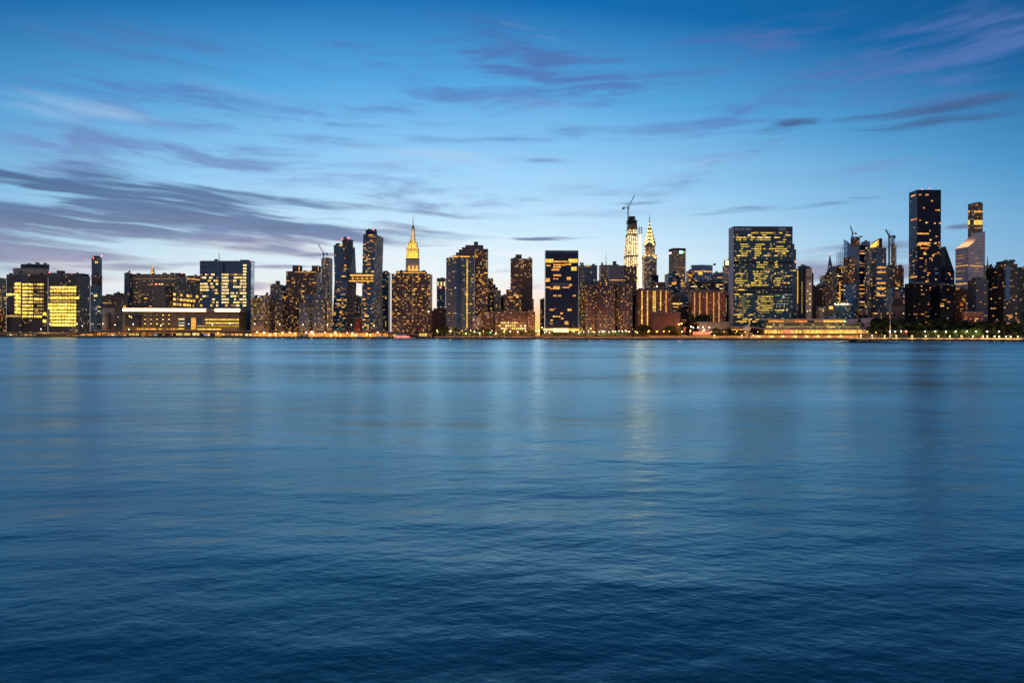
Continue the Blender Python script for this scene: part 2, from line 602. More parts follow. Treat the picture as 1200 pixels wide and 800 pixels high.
def build_sky():
    w = bpy.data.worlds.new('World')
    SC.world = w
    w.use_nodes = True
    w.node_tree.nodes.clear()
    T = NT(w.node_tree)
    out = T.node('ShaderNodeOutputWorld')
    bg = T.node('ShaderNodeBackground')
    T.l.new(bg.outputs[0], out.inputs[0])
    d = T.node('ShaderNodeTexCoord').outputs['Generated']
    x, y, z = T.sep(d)
    hor = T.m('SQRT', T.m('ADD', T.m('MULTIPLY', x, x), T.m('MULTIPLY', y, y)))
    t = T.m('DIVIDE', z, T.m('MAXIMUM', hor, 1e-4))           # tangent of the elevation
    az = T.m('ARCTAN2', x, y)
    el = T.m('MAXIMUM', T.m('ARCTAN2', z, hor), 0.)
    el = T.m('DIVIDE', el, math.pi / 2)
    daz = T.m('MINIMUM', T.m('ABSOLUTE', T.m('SUBTRACT', az, -.10)), 1.1)
    # the bright arch narrows away from the sunset, so the blue comes lower there
    ele = T.m('ADD', el, T.m('MULTIPLY', T.m('MULTIPLY', daz, daz), .17))
    clear = T.ramp(ele, [
        (0.000, srgb(244, 236, 230)), (.030, srgb(244, 247, 248)), (.063, srgb(222, 244, 254)),
        (.105, srgb(200, 234, 254)), (.165, srgb(150, 208, 249)), (.235, srgb(86, 170, 228)),
        (.310, srgb(6, 108, 178)), (.45, srgb(0, 70, 114)), (1., srgb(0, 30, 70))])
    q = T.m('DIVIDE', daz, .95)
    g = T.m('EXPONENT', T.m('MULTIPLY', T.m('MULTIPLY', q, q), -1.))
    gain = T.mapr(g, 0, 1, .5, 1.)
    col = T.mix(1., clear, T.xyz(gain, gain, gain), 'MULTIPLY')
    # opposite the sunset: mauve anti-twilight arch under dull blue, brightened to light the facades
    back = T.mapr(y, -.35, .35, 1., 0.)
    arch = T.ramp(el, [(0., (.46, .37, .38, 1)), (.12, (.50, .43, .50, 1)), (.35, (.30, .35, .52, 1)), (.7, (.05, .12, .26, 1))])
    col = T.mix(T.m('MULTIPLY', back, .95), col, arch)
    # afterglow
    def glow_at(a0, sa, t0, st):
        u = T.m('DIVIDE', T.m('SUBTRACT', az, a0), sa)
        v = T.m('DIVIDE', T.m('SUBTRACT', t, t0), st)
        return T.m('EXPONENT', T.m('MULTIPLY', T.m('ADD', T.m('MULTIPLY', u, u), T.m('MULTIPLY', v, v)), -1.))
    col = T.mix(T.m('MULTIPLY', glow_at(-.20, .46, .02, .070), .85), col, srgb(255, 238, 222))
    col = T.mix(T.m('MULTIPLY', glow_at(.30, .40, .01, .045), .5), col, srgb(216, 208, 224))
    col = T.mix(T.m('MULTIPLY', glow_at(.045, .07, .012, .042), .85), col, srgb(250, 190, 150))
    col = T.mix(T.m('MULTIPLY', glow_at(.045, .035, .0, .034), .95), col, srgb(255, 196, 80, 1.15))
    # ---- clouds: long streaks with ragged edges
    v = T.xyz(az, t, 0.)
    warp = T.node('ShaderNodeTexNoise'); T.l.new(T.vm('MULTIPLY', v, (2.6, 9., 1.)), warp.inputs['Vector'])
    warp.inputs['Scale'].default_value = 1.; warp.inputs['Detail'].default_value = 4
    wv = T.vm('SUBTRACT', warp.outputs[1], (.5, .5, .5))
    vw = T.vm('ADD', v, T.vm('MULTIPLY', wv, (.30, .05, 0.)))
    wa, wt, _ = T.sep(vw)
    streak = T.noise(T.vm('MULTIPLY', T.vm('ADD', vw, T.xyz(0., T.m('MULTIPLY', az, .06), 0.)), (3.6, 25., 1.)), 1., 5, .52)
    fine = T.noise(T.vm('MULTIPLY', vw, (9., 60., 1.)), 1., 5, .6)
    lay = T.noise(T.vm('MULTIPLY', T.vm('ADD', vw, T.xyz(0., T.m('MULTIPLY', az, .05), 0.)), (1.9, 50., 1.)), 1., 3, .5)
    n = T.m('ADD', T.m('ADD', T.m('MULTIPLY', streak, .55), T.m('MULTIPLY', fine, .17)), T.m('MULTIPLY', lay, .28))

    def blob(px, py, w_, h_, k, tilt=0.):
        a0 = math.atan((px - 600) / F); t0 = (yh(px) - py) / F * math.cos(a0)
        c = math.cos(a0)
        sa, st = w_ / F * c * c, h_ / F * c
        th = math.radians(tilt)
        da, dt = T.m('SUBTRACT', wa, a0), T.m('SUBTRACT', wt, t0)
        u = T.m('ADD', T.m('MULTIPLY', da, math.cos(th) / sa), T.m('MULTIPLY', dt, math.sin(th) / sa))
        p = T.m('ADD', T.m('MULTIPLY', da, -math.sin(th) / st), T.m('MULTIPLY', dt, math.cos(th) / st))
        return T.m('MULTIPLY', T.m('EXPONENT', T.m('MULTIPLY', T.m('ADD', T.m('MULTIPLY', u, u), T.m('MULTIPLY', p, p)), -1.)), k)

    nw = T.m('ADD', T.m('MULTIPLY', streak, .5), T.m('MULTIPLY', fine, .5))
    nb_ = T.m('ADD', n, T.m('MULTIPLY', T.m('SUBTRACT', lay, .5), .35))

    def cover(blobs, lo=.25, hi=.9, n=n):
        s = None
        for b in blobs:
            o = blob(*b)
            s = o if s is None else T.m('MAXIMUM', s, o)
        return T.mapr(T.m('MULTIPLY', s, T.mapr(n, .37, .63, .12, 1.6)), lo, hi, 0, 1, True)
    # high faint mauve veils
    veil = cover([(620, 68, 110, 34, .8, -20), (700, 95, 80, 22, .7, -14), (1000, 70, 190, 50, .55, 6), (1150, 40, 130, 60, .55, 0), (150, 105, 150, 26, .6, 4),
                  (560, 20, 90, 20, .4, -10), (840, 190, 90, 10, .5, 3), (690, 150, 120, 18, .45, 4), (1040, 165, 150, 22, .45, 3),
                  (620, 190, 60, 6, .75, 0), (90, 150, 100, 16, .45, 6), (160, 180, 70, 12, .8, -12), (290, 190, 60, 10, .7, -10),
                  (470, 240, 90, 14, .55, 2), (350, 250, 60, 10, .5, 2), (700, 250, 160, 10, .45, 2), (830, 190, 25, 5, .6, 0), (640, 78, 170, 46, .8, -18), (700, 100, 90, 22, .8, -16), (1120, 60, 170, 52, .95, 4), (980, 90, 120, 26, .8, 6), (60, 190, 120, 40, .75, 4), (320, 150, 220, 40, .6, 3), (900, 170, 200, 24, .6, 3), (560, 50, 60, 16, .8, -10), (1080, 60, 160, 60, .7, 8), (180, 115, 200, 40, .7, 4), (480, 75, 120, 20, .6, -8), (760, 100, 120, 30, .6, 4), (130, 170, 160, 30, .8, 4), (420, 210, 160, 30, .6, 3), (760, 215, 200, 24, .5, 2), (560, 160, 160, 16, .5, 2), (1000, 200, 160, 20, .5, 3), (110, 168, 150, 30, 1., 5), (250, 180, 160, 26, .85, 4), (200, 60, 260, 40, .5, 3), (420, 130, 200, 30, .55, 4), (560, 110, 160, 30, .6, -6), (860, 60, 160, 40, .6, 6), (830, 140, 160, 30, .55, 3), (560, 235, 200, 18, .6, 2)], .2, .95, nw)
    col = T.mix(T.m('MULTIPLY', veil, .8), col, T.ramp(el, [(.12, srgb(126, 152, 200)), (.2, srgb(84, 120, 184)), (.27, srgb(74, 106, 170)), (.34, srgb(46, 84, 140))]))
    # pale lit streaks near the horizon
    pale = cover([(150, 258, 190, 12, .7, 2), (330, 290, 200, 16, .9, 3), (480, 300, 160, 22, .8, 2), (90, 310, 120, 12, .8, 1),
                  (700, 300, 160, 20, .6, 0), (820, 350, 80, 10, .6, 0), (610, 300, 90, 30, .6, 0), (420, 270, 140, 10, .6, 4), (820, 335, 130, 14, .6, 0), (620, 45, 60, 9, .7, -15), (400, 338, 200, 22, .95, 1), (250, 334, 150, 14, .9, 2), (80, 330, 120, 8, .8, 1), (120, 130, 170, 26, .5, 4), (330, 100, 200, 26, .4, 3), (520, 190, 200, 26, .55, 2), (720, 200, 200, 30, .45, 2), (640, 130, 160, 18, .4, -8)], .2, .95)
    col = T.mix(T.m('MULTIPLY', pale, .75), col, T.ramp(el, [(.05, srgb(248, 240, 238)), (.1, srgb(232, 238, 248)), (.16, srgb(176, 208, 238)), (.24, srgb(128, 172, 218)), (.31, srgb(110, 150, 204))]))
    # darker banks
    bank = cover([(60, 250, 280, 60, 1.2, 0), (330, 262, 260, 50, .9, 3), (200, 222, 220, 16, .95, -1), (60, 316, 140, 18, .7, 0), (130, 232, 240, 20, 1.1, 0), (1060, 300, 200, 22, .6, 2), (1080, 118, 170, 22, .5, 4), (60, 222, 190, 13, 1.1, 1), (240, 228, 130, 14, 1., -3), (60, 268, 190, 22, 1.05, 2), (200, 252, 150, 10, .75, 3), (20, 300, 130, 12, 1., 2), (360, 262, 120, 9, .7, 3),
                  (270, 285, 150, 8, .75, 3), (180, 312, 120, 7, .8, 2), (320, 335, 60, 8, 1., 3), (305, 352, 60, 9, 1., 0), (390, 300, 90, 5, .8, 4), (330, 318, 70, 4, .8, 3),
                  (925, 144, 52, 11, .95, 4), (1110, 126, 110, 13, .95, 3), (1170, 120, 90, 14, .7, 2), (940, 240, 90, 6, .85, 3), (850, 246, 70, 5, .75, 2), (655, 277, 50, 3.2, .95, 1),
                  (1020, 292, 110, 8, .9, 3), (1000, 322, 130, 14, .95, 2), (1150, 300, 80, 7, .7, 1), (1180, 298, 40, 5, .8, 1), (905, 335, 60, 12, .6, 2), (1120, 268, 40, 5, .7, 2),
                  (625, 333, 40, 6, 1., 0), (600, 318, 50, 3, .6, 0), (590, 312, 50, 3, .7, 0), (700, 240, 90, 5, .5, 2), (490, 290, 60, 3, .6, 2)], .24, .95, nb_)
    bcol = T.ramp(el, [(0., srgb(206, 182, 192)), (.05, srgb(158, 158, 188)), (.1, srgb(88, 112, 158)), (.14, srgb(68, 98, 146)), (.22, srgb(72, 108, 164)), (.3, srgb(56, 92, 150))])
    bn = T.mapr(fine, .3, .7, .82, 1.15)
    bcol = T.mix(1., bcol, T.xyz(bn, bn, bn), 'MULTIPLY')
    bg2 = T.mapr(g, 0, 1, .62, 1.0)
    bcol = T.mix(1., bcol, T.xyz(bg2, bg2, bg2), 'MULTIPLY')
    col = T.mix(T.m('MULTIPLY', bank, .88), col, bcol)
    # fine unevenness everywhere
    u = T.mapr(n, .3, .7, .955, 1.045)
    col = T.mix(1., col, T.xyz(u, u, u), 'MULTIPLY')
    # below the horizon: the dim far shore and ground
    col = T.mix(T.mapr(z, -.02, -.002, 1., 0.), col, (.03, .035, .05, 1))
    # the physical twilight sky adds its own low share
    nish = T.node('ShaderNodeTexSky')
    nish.sky_type = 'NISHITA'
    nish.sun_disc = False
    nish.sun_elevation = SUN_EL
    nish.sun_rotation = SUN_AZ
    nish.air_density = 1.2; nish.dust_density = .6; nish.ozone_density = 2.0
    nk = T.mix(1., nish.outputs[0], (.012, .012, .012, 1), 'MULTIPLY')
    col = T.mix(1., col, nk, 'ADD')
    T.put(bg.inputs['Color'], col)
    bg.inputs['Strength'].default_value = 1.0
    w.cycles.sampling_method = 'MANUAL'
    w.cycles.sample_map_resolution = 1024

    L = bpy.data.lights.new('sun', 'SUN')
    L.energy = .006
    L.angle = math.radians(12)
    L.color = (1, .62, .38)
    o = link(bpy.data.objects.new('sun', L), None, (0, 0, 500))
    sd = Vector((math.sin(SUN_AZ) * math.cos(SUN_EL), math.cos(SUN_AZ) * math.cos(SUN_EL), math.sin(SUN_EL)))
    o.rotation_euler = sd.to_track_quat('Z', 'Y').to_euler()


build_sky()

# ================================================================== setting: water, land, promenade, road
def water_material():
    m, T, out = new_mat('river_water')
    pos = T.node('ShaderNodeNewGeometry').outputs['Position']
    x, y, z = T.sep(pos)
    p = T.xyz(x, y, 0.)
    def layer(ang, sx, sy, detail, rough):
        rot = T.node('ShaderNodeVectorRotate', rotation_type='Z_AXIS')
        T.l.new(p, rot.inputs['Vector']); rot.inputs['Angle'].default_value = math.radians(ang)
        return T.noise(T.vm('MULTIPLY', rot.outputs[0], (sx, sy, 1.)), 1., detail, rough)
    wide = layer(11, .20, .42, 5, .5)
    swell = layer(5, .035, .10, 3, .55)
    chop = layer(-16, 1.1, 2.1, 4, .5)
    rip = layer(24, 3.6, 6.2, 3, .55)
    patch = layer(-4, .012, .04, 5, .6)
    big = layer(3, .0022, .009, 4, .6)
    h = T.m('ADD', T.m('ADD', T.m('ADD', wide, T.m('MULTIPLY', swell, 2.2)), T.m('MULTIPLY', chop, .34)), T.m('MULTIPLY', rip, .11))
    st = T.m('MULTIPLY', T.mapr(patch, .33, .67, .3, 1.5), T.mapr(big, .33, .67, .5, 1.4))
    b = T.node('ShaderNodeBump')
    T.put(b.inputs['Height'], T.m('MULTIPLY', h, st))
    b.inputs['Strength'].default_value = 1.
    b.inputs['Distance'].default_value = WAVE
    rough = T.m('MULTIPLY', T.mapr(patch, .3, .7, .85, 1.2), WROUGH)
    lw = T.node('ShaderNodeLayerWeight'); lw.inputs['Blend'].default_value = .5
    T.l.new(b.outputs[0], lw.inputs['Normal'])
    fres = T.m('ADD', T.m('MULTIPLY', T.m('POWER', lw.outputs['Facing'], 2.65), .97), .02)
    fres = T.m('MULTIPLY', fres, T.m('MULTIPLY', T.mapr(patch, .34, .66, .70, 1.24), T.mapr(big, .34, .66, .72, 1.24)), clamp=True)
    gl = T.node('ShaderNodeBsdfGlossy')
    gl.distribution = 'MULTI_GGX'
    T.put(gl.inputs['Color'], (.66, .93, 1., 1)); T.put(gl.inputs['Roughness'], rough); T.put(gl.inputs['Normal'], b.outputs[0])
    df = T.node('ShaderNodeBsdfDiffuse')
    T.put(df.inputs['Color'], (.001, .038, .056, 1)); T.put(df.inputs['Normal'], b.outputs[0])
    mx = T.node('ShaderNodeMixShader')
    T.put(mx.inputs[0], fres); T.l.new(df.outputs[0], mx.inputs[1]); T.l.new(gl.outputs[0], mx.inputs[2])
    T.l.new(mx.outputs[0], out.inputs[0])
    return m


WAVE, WROUGH = .125, .24
# river: fine cells are not needed, the waves are in the normals
w = MB()
w.add([(-9000, -400, 0), (9000, -400, 0), (9000, 1200, 0), (-9000, 2600, 0)], [(0, 1, 2, 3)])
tag(w.build('river_water', water_material()), kind='structure', label='wide smooth blue river in long soft ripples')


def strip(name, d0, d1, z, mat, px0=None, px1=None, x0=-6000, x1=6000):
    if px0 is not None:
        a0, b0, b1, a1 = along(px0, d0, z), along(px1, d0, z), along(px1, d1, z), along(px0, d1, z)
    else:
        o = Vector((0, S0, z))
        a0, b0 = o + TV * x0 + NV * d0, o + TV * x1 + NV * d0
        b1, a1 = o + TV * x1 + NV * d1, o + TV * x0 + NV * d1
    return tag(MB().add([a0, b0, b1, a1], [(0, 1, 2, 3)]).build(name, mat), kind='structure')


ASPH = plain('asphalt', (.05, .05, .052), .85, .2)
PAVE = plain('paving', (.22, .2, .18), .85, .2)
CONC = plain('concrete', (.34, .31, .27), .85, .2, .3)
STONE = plain('seawall_stone', (.07, .065, .06), .9, .15, .4, .4)
PAINT = plain('road_paint', (.75, .72, .6), .7, .2, .1)
SOIL = plain('city_ground', (.10, .09, .08), .95, .1)
GRASS = plain('park_grass', (.045, .075, .025), .95, .05, .4)
strip('ground', 1.2, 16000, GROUND, SOIL, x0=-16000, x1=16000)
strip('promenade', 1.2, 10, GROUND + .004, PAVE)
strip('grass_verge', 34.6, 52, GROUND + .004, GRASS)
strip('road', 12.2, 34, GROUND + .004, ASPH)
for dd in (15.6, 19.2, 26.8, 30.4):
    for i in range(70):
        c = along(-20, dd) + TV * (i * 22)
        pass
mk = MB()
for dd in (16, 19.6, 26.6, 30.2):
    for i in range(-60, 60):
        o = Vector((0, S0, GROUND + .008)) + TV * (i * 14) + NV * dd
        mk.add([o, o + TV * 4, o + TV * 4 + NV * .2, o + NV * .2], [(0, 1, 2, 3)])
tag(mk.build('road_markings', PAINT), kind='structure')


def wall_run(b, d, w, z0, z1, t0, t1, n=1):
    for k in range(n):
        a0, a1 = t0 + (t1 - t0) * k / n, t0 + (t1 - t0) * (k + 1) / n
        o = Vector((0, S0, 0))
        p = [o + TV * a0 + NV * d, o + TV * a1 + NV * d, o + TV * a1 + NV * (d + w), o + TV * a0 + NV * (d + w)]
        b.add([(q.x, q.y, z) for z in (z0, z1) for q in p],
              [(0, 1, 5, 4), (1, 2, 6, 5), (2, 3, 7, 6), (3, 0, 4, 7), (3, 2, 1, 0), (4, 5, 6, 7)])
    return b


kb = wall_run(MB(), 34.0, .5, GROUND - .2, GROUND + .15, -1500, 1500)
wall_run(kb, 11.7, .5, GROUND - .2, GROUND + .15, -1500, 1500)
tag(kb.build('kerb', CONC), kind='structure')
sw = empty('seawall', 'dark stone river wall running along the whole waterline', 'seawall', Vector((0, S0, 0)))
sb = wall_run(MB(), 0, 1.2, -3, GROUND + .1, -6000, 6000); sb.v = [(v[0], v[1] - S0, v[2]) for v in sb.v]
sb.build('wall', STONE, sw)
sb = wall_run(MB(), -.15, 1.5, GROUND + .1, GROUND + .55, -6000, 6000); sb.v = [(v[0], v[1] - S0, v[2]) for v in sb.v]
sb.build('coping', CONC, sw)
# ================================================================== the skyline
# facade materials (albedo of wall and glass; lit = share of dim lit cells in the far grid)
def brick(name, r=.15, g=.095, b=.075, **k): return facade(name, (r, g, b), (.025, .028, .035), **k)


F_BROWN = brick('brown_brick_facade', .16, .085, .058, lit=.15, lstr=.5)
F_BROWN2 = brick('dark_brown_brick_facade', .125, .068, .05, ww=.5, wh=.5, lit=.15, lstr=.5)
F_RED = brick('red_brown_brick_facade', .22, .075, .045, ww=.4, wh=.5, lit=.15, lstr=.5)
F_TUD = brick('plum_brown_brick_facade', .095, .055, .058, ww=.42, wh=.5, lit=.15, lstr=.5)
F_TAN = brick('tan_stone_facade', .30, .205, .14, ww=.4, wh=.55, lit=.15, lstr=.5)
F_BEIGE = brick('beige_concrete_facade', .30, .24, .19, ww=.5, wh=.45, lit=.15, lstr=.5)
F_GREY = brick('grey_concrete_facade', .19, .165, .15, ww=.55, wh=.5, lit=.15, lstr=.5)
F_LILAC = brick('pale_grey_facade', .34, .29, .29, ww=.3, wh=.3)
F_HOSP = brick('brown_concrete_facade', .22, .15, .10, ww=.5, wh=.4, lit=.15, lstr=.5)
F_WARM = brick('warm_brick_facade', .22, .14, .08, ww=.55, wh=.5, lit=.14, lcol=(1, .5, .1), lstr=.5)
F_BLKG = facade('black_glass_facade', (.006, .008, .018), (.007, .016, .055), .9, .8, .0, grough=.08, wrough=.25, gspec=.3)
F_NIGHT = facade('night_blue_glass_facade', (.003, .006, .014), (.004, .012, .036), .9, .78, .0, grough=.1, wrough=.5, gspec=.14)
F_NAVY = facade('navy_glass_facade', (.012, .03, .055), (.016, .085, .16), .9, .78, .0, grough=.1, wrough=.3, gspec=.6)
F_TEAL = facade('teal_glass_facade', (.03, .065, .08), (.022, .085, .12), .88, .7, .03, (1, .7, .3), .3, grough=.12, wrough=.4, gspec=.6)
F_BLUE = facade('blue_glass_facade', (.05, .10, .17), (.04, .15, .28), .88, .7, .03, (1, .7, .3), .3, grough=.1, wrough=.4, gspec=.8)
F_SLATE = facade('slate_glass_facade', (.06, .085, .12), (.03, .07, .12), .85, .62, .03, (1, .7, .3), .3, grough=.14, gspec=.7)
F_PALEG = facade('pale_glass_facade', (.55, .62, .62), (.62, .72, .74), .85, .8, .0, grough=.12, wrough=.3, gspec=1., metal=.7)
F_UN = facade('green_blue_curtain_wall', (.022, .055, .07), (.012, .07, .10), .86, .5, .13, (1, .62, .08), .42, grough=.1, wrough=.5, gspec=.5)
F_UNM = plain('pale_marble', (.56, .50, .54), .6, .3, .05, .03)
F_STRIPE = facade('banded_blue_grey_facade', (.25, .24, .25), (.02, .028, .045), 1., .66, .05, (1, .6, .2), .3, grough=.15, gspec=.5)
F_COPPER = facade('copper_panel_facade', (.11, .05, .032), (.03, .022, .022), .45, .6, .03, (1, .5, .1), .35, wrough=.45)
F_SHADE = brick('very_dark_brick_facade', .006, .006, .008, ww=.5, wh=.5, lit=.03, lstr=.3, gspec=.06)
F_OFFDK = facade('dark_banded_office_facade', (.09, .06, .048), (.02, .022, .028), .96, .6, .08, (1, .6, .1), .4, grough=.15)
F_SILVER = facade('silver_banded_facade', (.66, .48, .43), (.06, .07, .09), 1., .48, .0, grough=.18, wrough=.45, gspec=.6)
P_BROWN = plain('brown_panel', (.15, .10, .08), .85, .2)
P_BEIGE = plain('beige_panel', (.34, .27, .21), .8, .2)
P_DARK = plain('dark_panel', (.03, .035, .05), .6, .3)
P_GOLDST = plain('limestone', (.55, .5, .42), .8, .2, .15)
P_STEEL = plain('stainless_crown', (.22, .17, .13), .4, .5, .15, metal=.5)
P_PINK = plain('pink_brown_brick', (.13, .07, .062), .85, .2)

# ---- far left -----------------------------------------------------------------
b = Bld('office_block', 'pale banded office block cut off by the left edge of the photo', 'office block', -2, K(0, 1.6))
t = b.box('wall', -22, 7.2, 325, d=24, mat=F_BEIGE)
b.lights(t, .3, 3, 'wyd', rows=.5); b.finish(30)
b = Bld('brick_house', 'low brick house with orange windows at the left edge below the pale office block', 'building', -2, K(0, 0))
t = b.box('wall', -16, 7, 362, d=20, mat=F_BROWN)
b.lights(t, .5, 1, 'aao'); b.finish(30)

D = K(30, .1)
b = Bld('office_building', 'glass office building with folded corner, stacked yellow bands and beige plant floors on top', 'office building', 31, D)
t = b.poly('wall', [(7.4, D + 13), (24.8, D + 11), (32.6, D), (39, D + 4), (56, D + 10), (56, D + 50), (7.4, D + 50)], 321, F_OFFDK, bay=3, floor=4.2)
y = 331.2
for k in range(9):
    b.pane(t, 0, 17.2, 24, y, y + 2.9, OFFB)
    b.pane(t, 1, 26, 32.2, y + .9, y + 3.2, OFFB)
    b.pane(t, 2, 33, 38.4, y + 1.0, y + 3.2, OFFB)
    if k not in (2, 6): b.pane(t, 3, 39.6, 42.5 + b.rng.uniform(0, 6), y + 1.1, y + 3., OFFD)
    b.pane(t, 3, 45 + b.rng.uniform(-2, 2), 51, y + 1.1, y + 3., OFFD if k != 0 else OFFB)
    y += 4.15
b.pane(t, 0, 7.6, 17, 343.8, 346.2, OFFB)
b.pane(t, 0, 7.6, 24, 369.2, 371.3, OFFD); b.pane(t, 1, 26, 32, 369.4, 371.6, OFFB); b.pane(t, 2, 33, 38.4, 369.6, 371.8, OFFB); b.pane(t, 3, 40, 49, 369.6, 372, OFFB)
b.pane(t, 3, 50, 54.4, 366, 369.3, OFFB); b.pane(t, 3, 50, 54.4, 374.5, 377.8, OFFB)
b.pane(t, 3, 40, 50, 349.5, 351.4, OFFB)
t2 = b.poly('plant_floor', [(15, D + 18), (26, D + 12), (32.6, D + 9), (57, D + 16), (57, D + 44), (15, D + 44)], 314, P_BEIGE, ybase=321)
t3 = b.poly('penthouse', [(24, D + 22), (33, D + 15), (57.5, D + 24), (57.5, D + 40), (24, D + 40)], 309.3, P_DARK, ybase=314)
b.clutter(26, 55, 309.3, D + 24, 3); b.finish(70)

D = K(80, .35)
b = Bld('office_building', 'brown office building with a wide wall of bright yellow floors beside the folded glass corner', 'office building', 82, D)
t = b.box('wall', 56.2, 105.4, 322.6, d=30, mat=F_OFFDK, bay=3, floor=4.2)
y = 335.6
for k in range(12):
    x0, x1 = 58.3, 89
    if k in (2, 4): m = OFFD
    else: m = OFFB
    if k in (5, 6): x0 = 55.8
    if k == 3: x1 = 92.5
    b.pane(t, 0, x0, x1, y, y + 2.6, m)
    if k % 1 == 0: b.pane(t, 0, 96.6, 99.4, y + .9, y + 2.4 + (1.2 if k < 3 else 0), OFFB if k % 3 else OFFD)
    b.pane(t, 0, 103.2, 104.6, y + .9, y + 2.6, OFFD)
    y += 3.98
t2 = b.box('parapet_band', 57, 104, 318.3 + 2.2, D=D + 6, d=18, mat=P_DARK, ybase=323)
t2 = b.box('penthouse', 66, 76, 317.2, D=D + 8, d=12, mat=P_BROWN, ybase=321.5)
b.clutter(56, 70, 321, D + 4, 5); b.beacon(57.5, 319.4, D + 5, .8); b.beacon(84, 321, D + 5, .6); b.finish(60)

D = K(112, .55)
b = Bld('glass_office_annex', 'blue grey glass annex with dim floors right of the bright yellow office wall', 'office building', 112, D)
t = b.box('wall', 105.6, 119.2, 335, d=24, mat=F_TEAL, floor=4)
b.lights(t, .12, 3, 'ddwc'); b.pane(t, 0, 110, 118.6, 345.6, 347.4, OFFB); b.pane(t, 0, 112, 118, 361, 362.6, COO); b.finish(30)

D = K(113, 9)
b = Bld('slim_tower', 'slim blue glass tower with red roof lights behind the left office buildings', 'tower', 113, D)
t = b.box('wall', 107, 119.2, 301.5, d=26, mat=F_SLATE, floor=3.8)
b.pane(t, 0, 111, 115.5, 306.3, 308.4, YEL)
b.box('penthouse', 109, 117, 299.8, D=D + 8, d=10, mat=P_DARK, ybase=301.5)
b.beacon(109.3, 302.4, D, 1.8); b.beacon(119, 299.6, D, 1.8); b.lights(t, .03, 2, 'd', fl=(0, .6)); b.finish(20)
b = Bld('stone_block', 'dark stone block closing the foot of the slim blue tower', 'building', 113, K(113, 3.4))
t = b.box('wall', 106.8, 119.6, 322.5, d=22, mat=F_BROWN2); b.lights(t, .04, 1, 'd'); b.finish(10)

b = Bld('hospital_wing', 'low dark wing with a row of dim yellow windows right of the slim tower', 'building', 134, K(134, 2.0))
t = b.box('wall', 119, 150, 346.5, d=24, mat=F_HOSP)
b.pane(t, 0, 120, 131, 354.2, 355.6, OFFD); b.lights(t, .16, 3, 'dyd', fl=(.2, .8)); b.clutter(119, 148, 346.5, None, 5); b.finish(30)
b = Bld('hospital_block', 'dark roofed block seen between the slim tower and the blue stair slab', 'building', 139, K(139, 3.4))
t = b.box('wall', 133, 145.4, 343.4, d=18, mat=F_BROWN2); b.lights(t, .05, 1, 'd'); b.finish(10)
b = Bld('concrete_hall', 'low beige stepped concrete hall in front of the dark hospital wing', 'building', 131, K(131, .5))
t = b.box('wall', 119.6, 143, 360.5, d=26, mat=P_BEIGE, parapet=True)
b.box('annex', 119.8, 130, 370, D=K(131, .5) - 14, d=12, mat=P_BEIGE)
b.box('stair_tower', 124.6, 128.4, 366.5, D=K(131, .5) - 18, d=8, mat=P_BROWN)
b.lights(t, .03, 1, 'a'); b.finish(10)

# ---- hospital group -------------------------------------------------------------
D = K(185, 4.2)
b = Bld('hospital_building', 'broad brown hospital block with a blue glass slab at its end', 'hospital', 185, D)
t0 = b.box('stair_slab', 145.3, 155, 320, D=D - 8, d=30, mat=F_SLATE)
t = b.box('wall', 155, 218.4, 321.3, D=D, d=40, mat=F_HOSP, floor=4)
b.pane(t, 0, 156, 217, 326.2, 326.9, DIM)
b.lights(t, .13, 2, 'aaydd', edges=[0], fl=(.1, .74)); b.lights(t0, .02, 1, 'd')
for x, m in ((177.5, ORA), (182.6, RED), (186.8, WRM), (190, WRM)): b.pane(t, 0, x - 1.1, x + 1.1, 332.2, 333.7, m)
b.box('penthouse', 205, 217.6, 320, D=D + 8, d=20, mat=P_BROWN, ybase=322)
b.clutter(158, 204, 321.3, D + 4, 5); b.beacon(156, 320.6, D, .9); b.beacon(213, 320.2, D + 5, 1.2); b.beacon(218.4, 321.6, D - 1, .8, WSM); b.finish(60)
D = K(226, 6.4)
b = Bld('round_fronted_block', 'dark curved block with a lit top cornice between the hospital and the blue office tower', 'building', 226, D)
t = b.poly('wall', [(218.6, D + 4), (222, D), (229, D), (234.5, D + 6), (234.5, D + 30), (218.6, D + 30)], 323, F_BROWN2)
b.pane(t, 1, 222.2, 228.8, 326.2, 327.6, AMB); b.pane(t, 2, 229.2, 234, 327, 328.5, AMB); b.pane(t, 0, 219, 221.8, 326, 327.4, AMB)
b.pane(t, 1, 222.2, 228.8, 329.5, 330.2, DIM); b.lights(t, .1, 2, 'da', fl=(0, .7)); b.finish(20)
D = 2300
b = Bld('clock_tower', 'distant orange lit tower cupola rising behind the hospital roof', 'tower', 178.5, D)
t = b.box('shaft', 174, 183.4, 321.5, D=D, d=24, mat=F_TAN)
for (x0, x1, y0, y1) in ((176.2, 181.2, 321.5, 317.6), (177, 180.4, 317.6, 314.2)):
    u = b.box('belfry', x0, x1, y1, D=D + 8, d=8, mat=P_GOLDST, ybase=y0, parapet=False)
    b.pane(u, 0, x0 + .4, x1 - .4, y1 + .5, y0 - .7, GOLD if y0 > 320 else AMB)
b.mast(178.7, 314.2, 311.4, D + 8, 2.2, 'cupola', GOLD, .4); b.finish(10)

